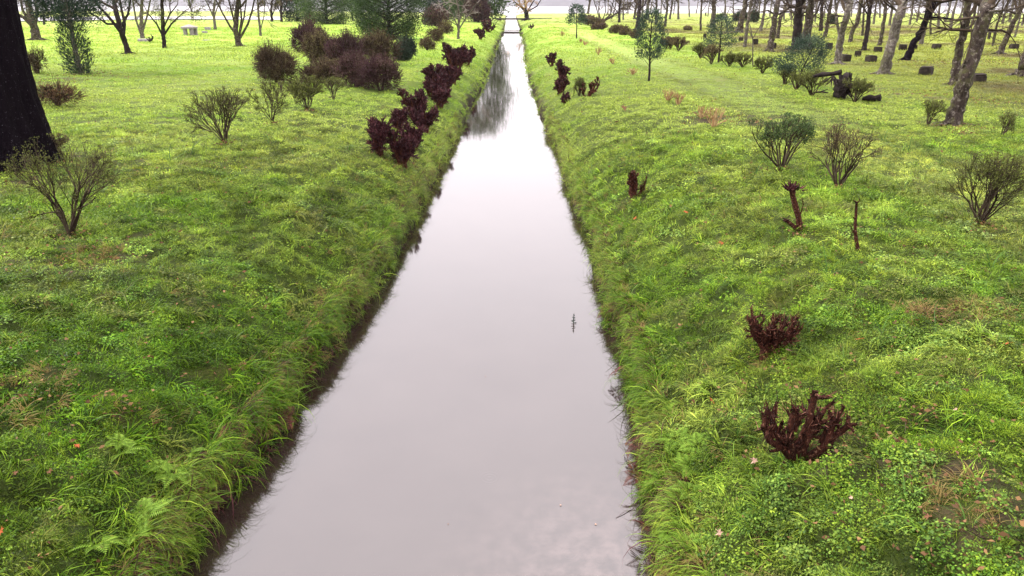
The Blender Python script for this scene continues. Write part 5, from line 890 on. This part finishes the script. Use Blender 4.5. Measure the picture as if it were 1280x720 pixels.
# plant tip standing out of the water, and broad leaves and dark dead fronds at the edges
q = hit_z(717, 404, 0); mb = MB(); m = mpp(q[1]); tube(mb, [[0, 0, -.05], [0, 0, 5 * m], [.2 * m, 0, 14 * m]], [.8 * m, .6 * m, .3 * m], 5)
for i in range(16): z_ = m * (.5 + .8 * i); a_ = i * 2.4; l_ = m * (4.5 - i * .22); mb.add([[0, 0, z_], [math.cos(a_) * l_ * .5, math.sin(a_) * l_ * .5, z_ + m * 1.1], [math.cos(a_) * l_, math.sin(a_) * l_, z_ + m * .7], [math.cos(a_) * l_ * .5, math.sin(a_) * l_ * .5, z_ - m * .3]], [[0, 1, 2, 3]], .2)
o = mb.build('water_plant', M_LEAFD, None, q); prop(o, 'tiny dark leafy plant tip standing up out of the channel water', 'water plant')
for a_, b2, sz_, lab in ((701, 631, 4, 'tiny pale floating leaf in the near water below the ripple ring'), (607, 470, 3, 'tiny brown speck of leaf floating in mid channel'), (745, 655, 5, 'small pale leaf floating near the scum by the right bank'), (560, 655, 3, 'tiny brown leaf floating near the bottom of the channel')):
    q = hit_z(a_, b2, .006); o = bpy.data.objects.new('floating_leaf', LMESH['p' if 'pale' in lab else 'b'][1]); COL.objects.link(o); o.location = tuple(q); s_ = sz_ * mpp(q[1]) * .55; o.scale = (s_, s_ * .7, s_ * .3); o.rotation_euler = (0, 0, a_); prop(o, lab, 'leaf', 'leaves floating on the channel')
def dock(px, py, n, sz, lab, mt_, nm='broad_leaf_plant', ct='plant', grp='broad leaved weeds by the water'):
    q = at(px, py); rng = rs(int(px)); t = root(nm, q + [0, 0, .04], lab, ct, grp); sg = -1 if px > 640 else 1
    for i in range(n):
        mb = MB(); a_ = rng.rand() * 6.28; d = unit([math.cos(a_) + sg * .5, math.sin(a_), .5]); P, de = path([0, 0, 0], d, sz * 1.1, 3, .1, -.06, rng); tube(mb, P, .003, 3, .2); u = unit(np.cross(de, [0, 0, 1])); c = P[-1]
        V = [c]; 
        for k in range(9): al = -math.pi + 2 * math.pi * k / 9; rr = sz * .5 * (1 - .3 * math.cos(al)); V.append(c + de * sz * .45 + de * rr * math.cos(al) + u * rr * .8 * math.sin(al) - np.array([0, 0, .12 * sz * math.cos(al) ** 2]))
        V[0] = c + de * sz * .45 - np.array([0, 0, .05 * sz]); Q = [[0, 1 + k, 1 + (k + 1) % 9, 1 + (k + 2) % 9] for k in range(0, 8, 2)] + [[0, 9, 1, 1 + 1]]
        Q[-1] = [0, 9, 1, 9]; Q = Q[:-1] + [[0, 9, 1, 2]]; mb.add(V, Q[:4], rng.rand()); mb.add([V[0], V[9], V[1], (V[0] + V[1]) / 2], [[0, 1, 2, 3]], rng.rand()); mb.build('leaf', mt_, t, smooth=False)
dock(318, 610, 4, .11, 'blue green round leaved weed just above the left reflection', M_LEAFG); dock(262, 668, 4, .10, 'small round leaved weed at the left water edge near the bottom', M_LEAFG); dock(1238, 425, 3, .13, 'single bright round leaf at the right side of the bank', M_FERN)
def deadfrond(px, py, sc, lab, i):
    q = at(px, py); o = bpy.data.objects.new('dead_fern', DM[i % 2]); COL.objects.link(o); o.location = (q[0] - (.06 if px > 640 else -.06), q[1], max(q[2], .12) + .05); o.rotation_euler = (0, -.7 if px > 640 else .7, i * 1.9); o.scale = (sc * .7,) * 3; prop(o, lab, 'dead fern', 'withered dark ferns at the waterline')
DM = []
for i in range(2): me = FM[i].copy(); me.materials.clear(); me.materials.append(M_STUB); DM.append(me)
for i, (a, b_, sc, lab) in enumerate([(800, 588, 1.0, 'withered dark fern drooping onto the water, upper one on the right'), (800, 628, 1.0, 'withered dark fern spiking over the water, middle one on the right'), (812, 700, 1.3, 'large withered dark clump at the bottom of the right waterline'), (776, 496, .9, 'small withered dark fern by the right waterline below the water plant'), (760, 405, .8, 'withered dark tuft hanging at the right waterline beside the water plant'), (385, 490, 1.0, 'reddish withered tuft at the left waterline'), (352, 548, 1.0, 'reddish withered tuft hanging nearest the fern at the left waterline')]): deadfrond(a, b_, sc, lab, i)
# leafless seed ripple marks are in the water material; air
mb = MB(); boxq(mb, -900, 900, -30, 2200, -1.8, 42, None, 0, .01); m_, n_, l_m = mat('haze_air'); v_ = n_.new('ShaderNodeVolumePrincipled'); v_.inputs['Density'].default_value = .00007; v_.inputs['Color'].default_value = (.93, .92, .96, 1); o_ = n_.new('ShaderNodeOutputMaterial'); l_m.new(v_.outputs[0], o_.inputs['Volume'])
o = mb.build('haze', m_, smooth=False); prop(o, 'thin pale winter haze filling the air over the whole park', 'haze', None, 'stuff')
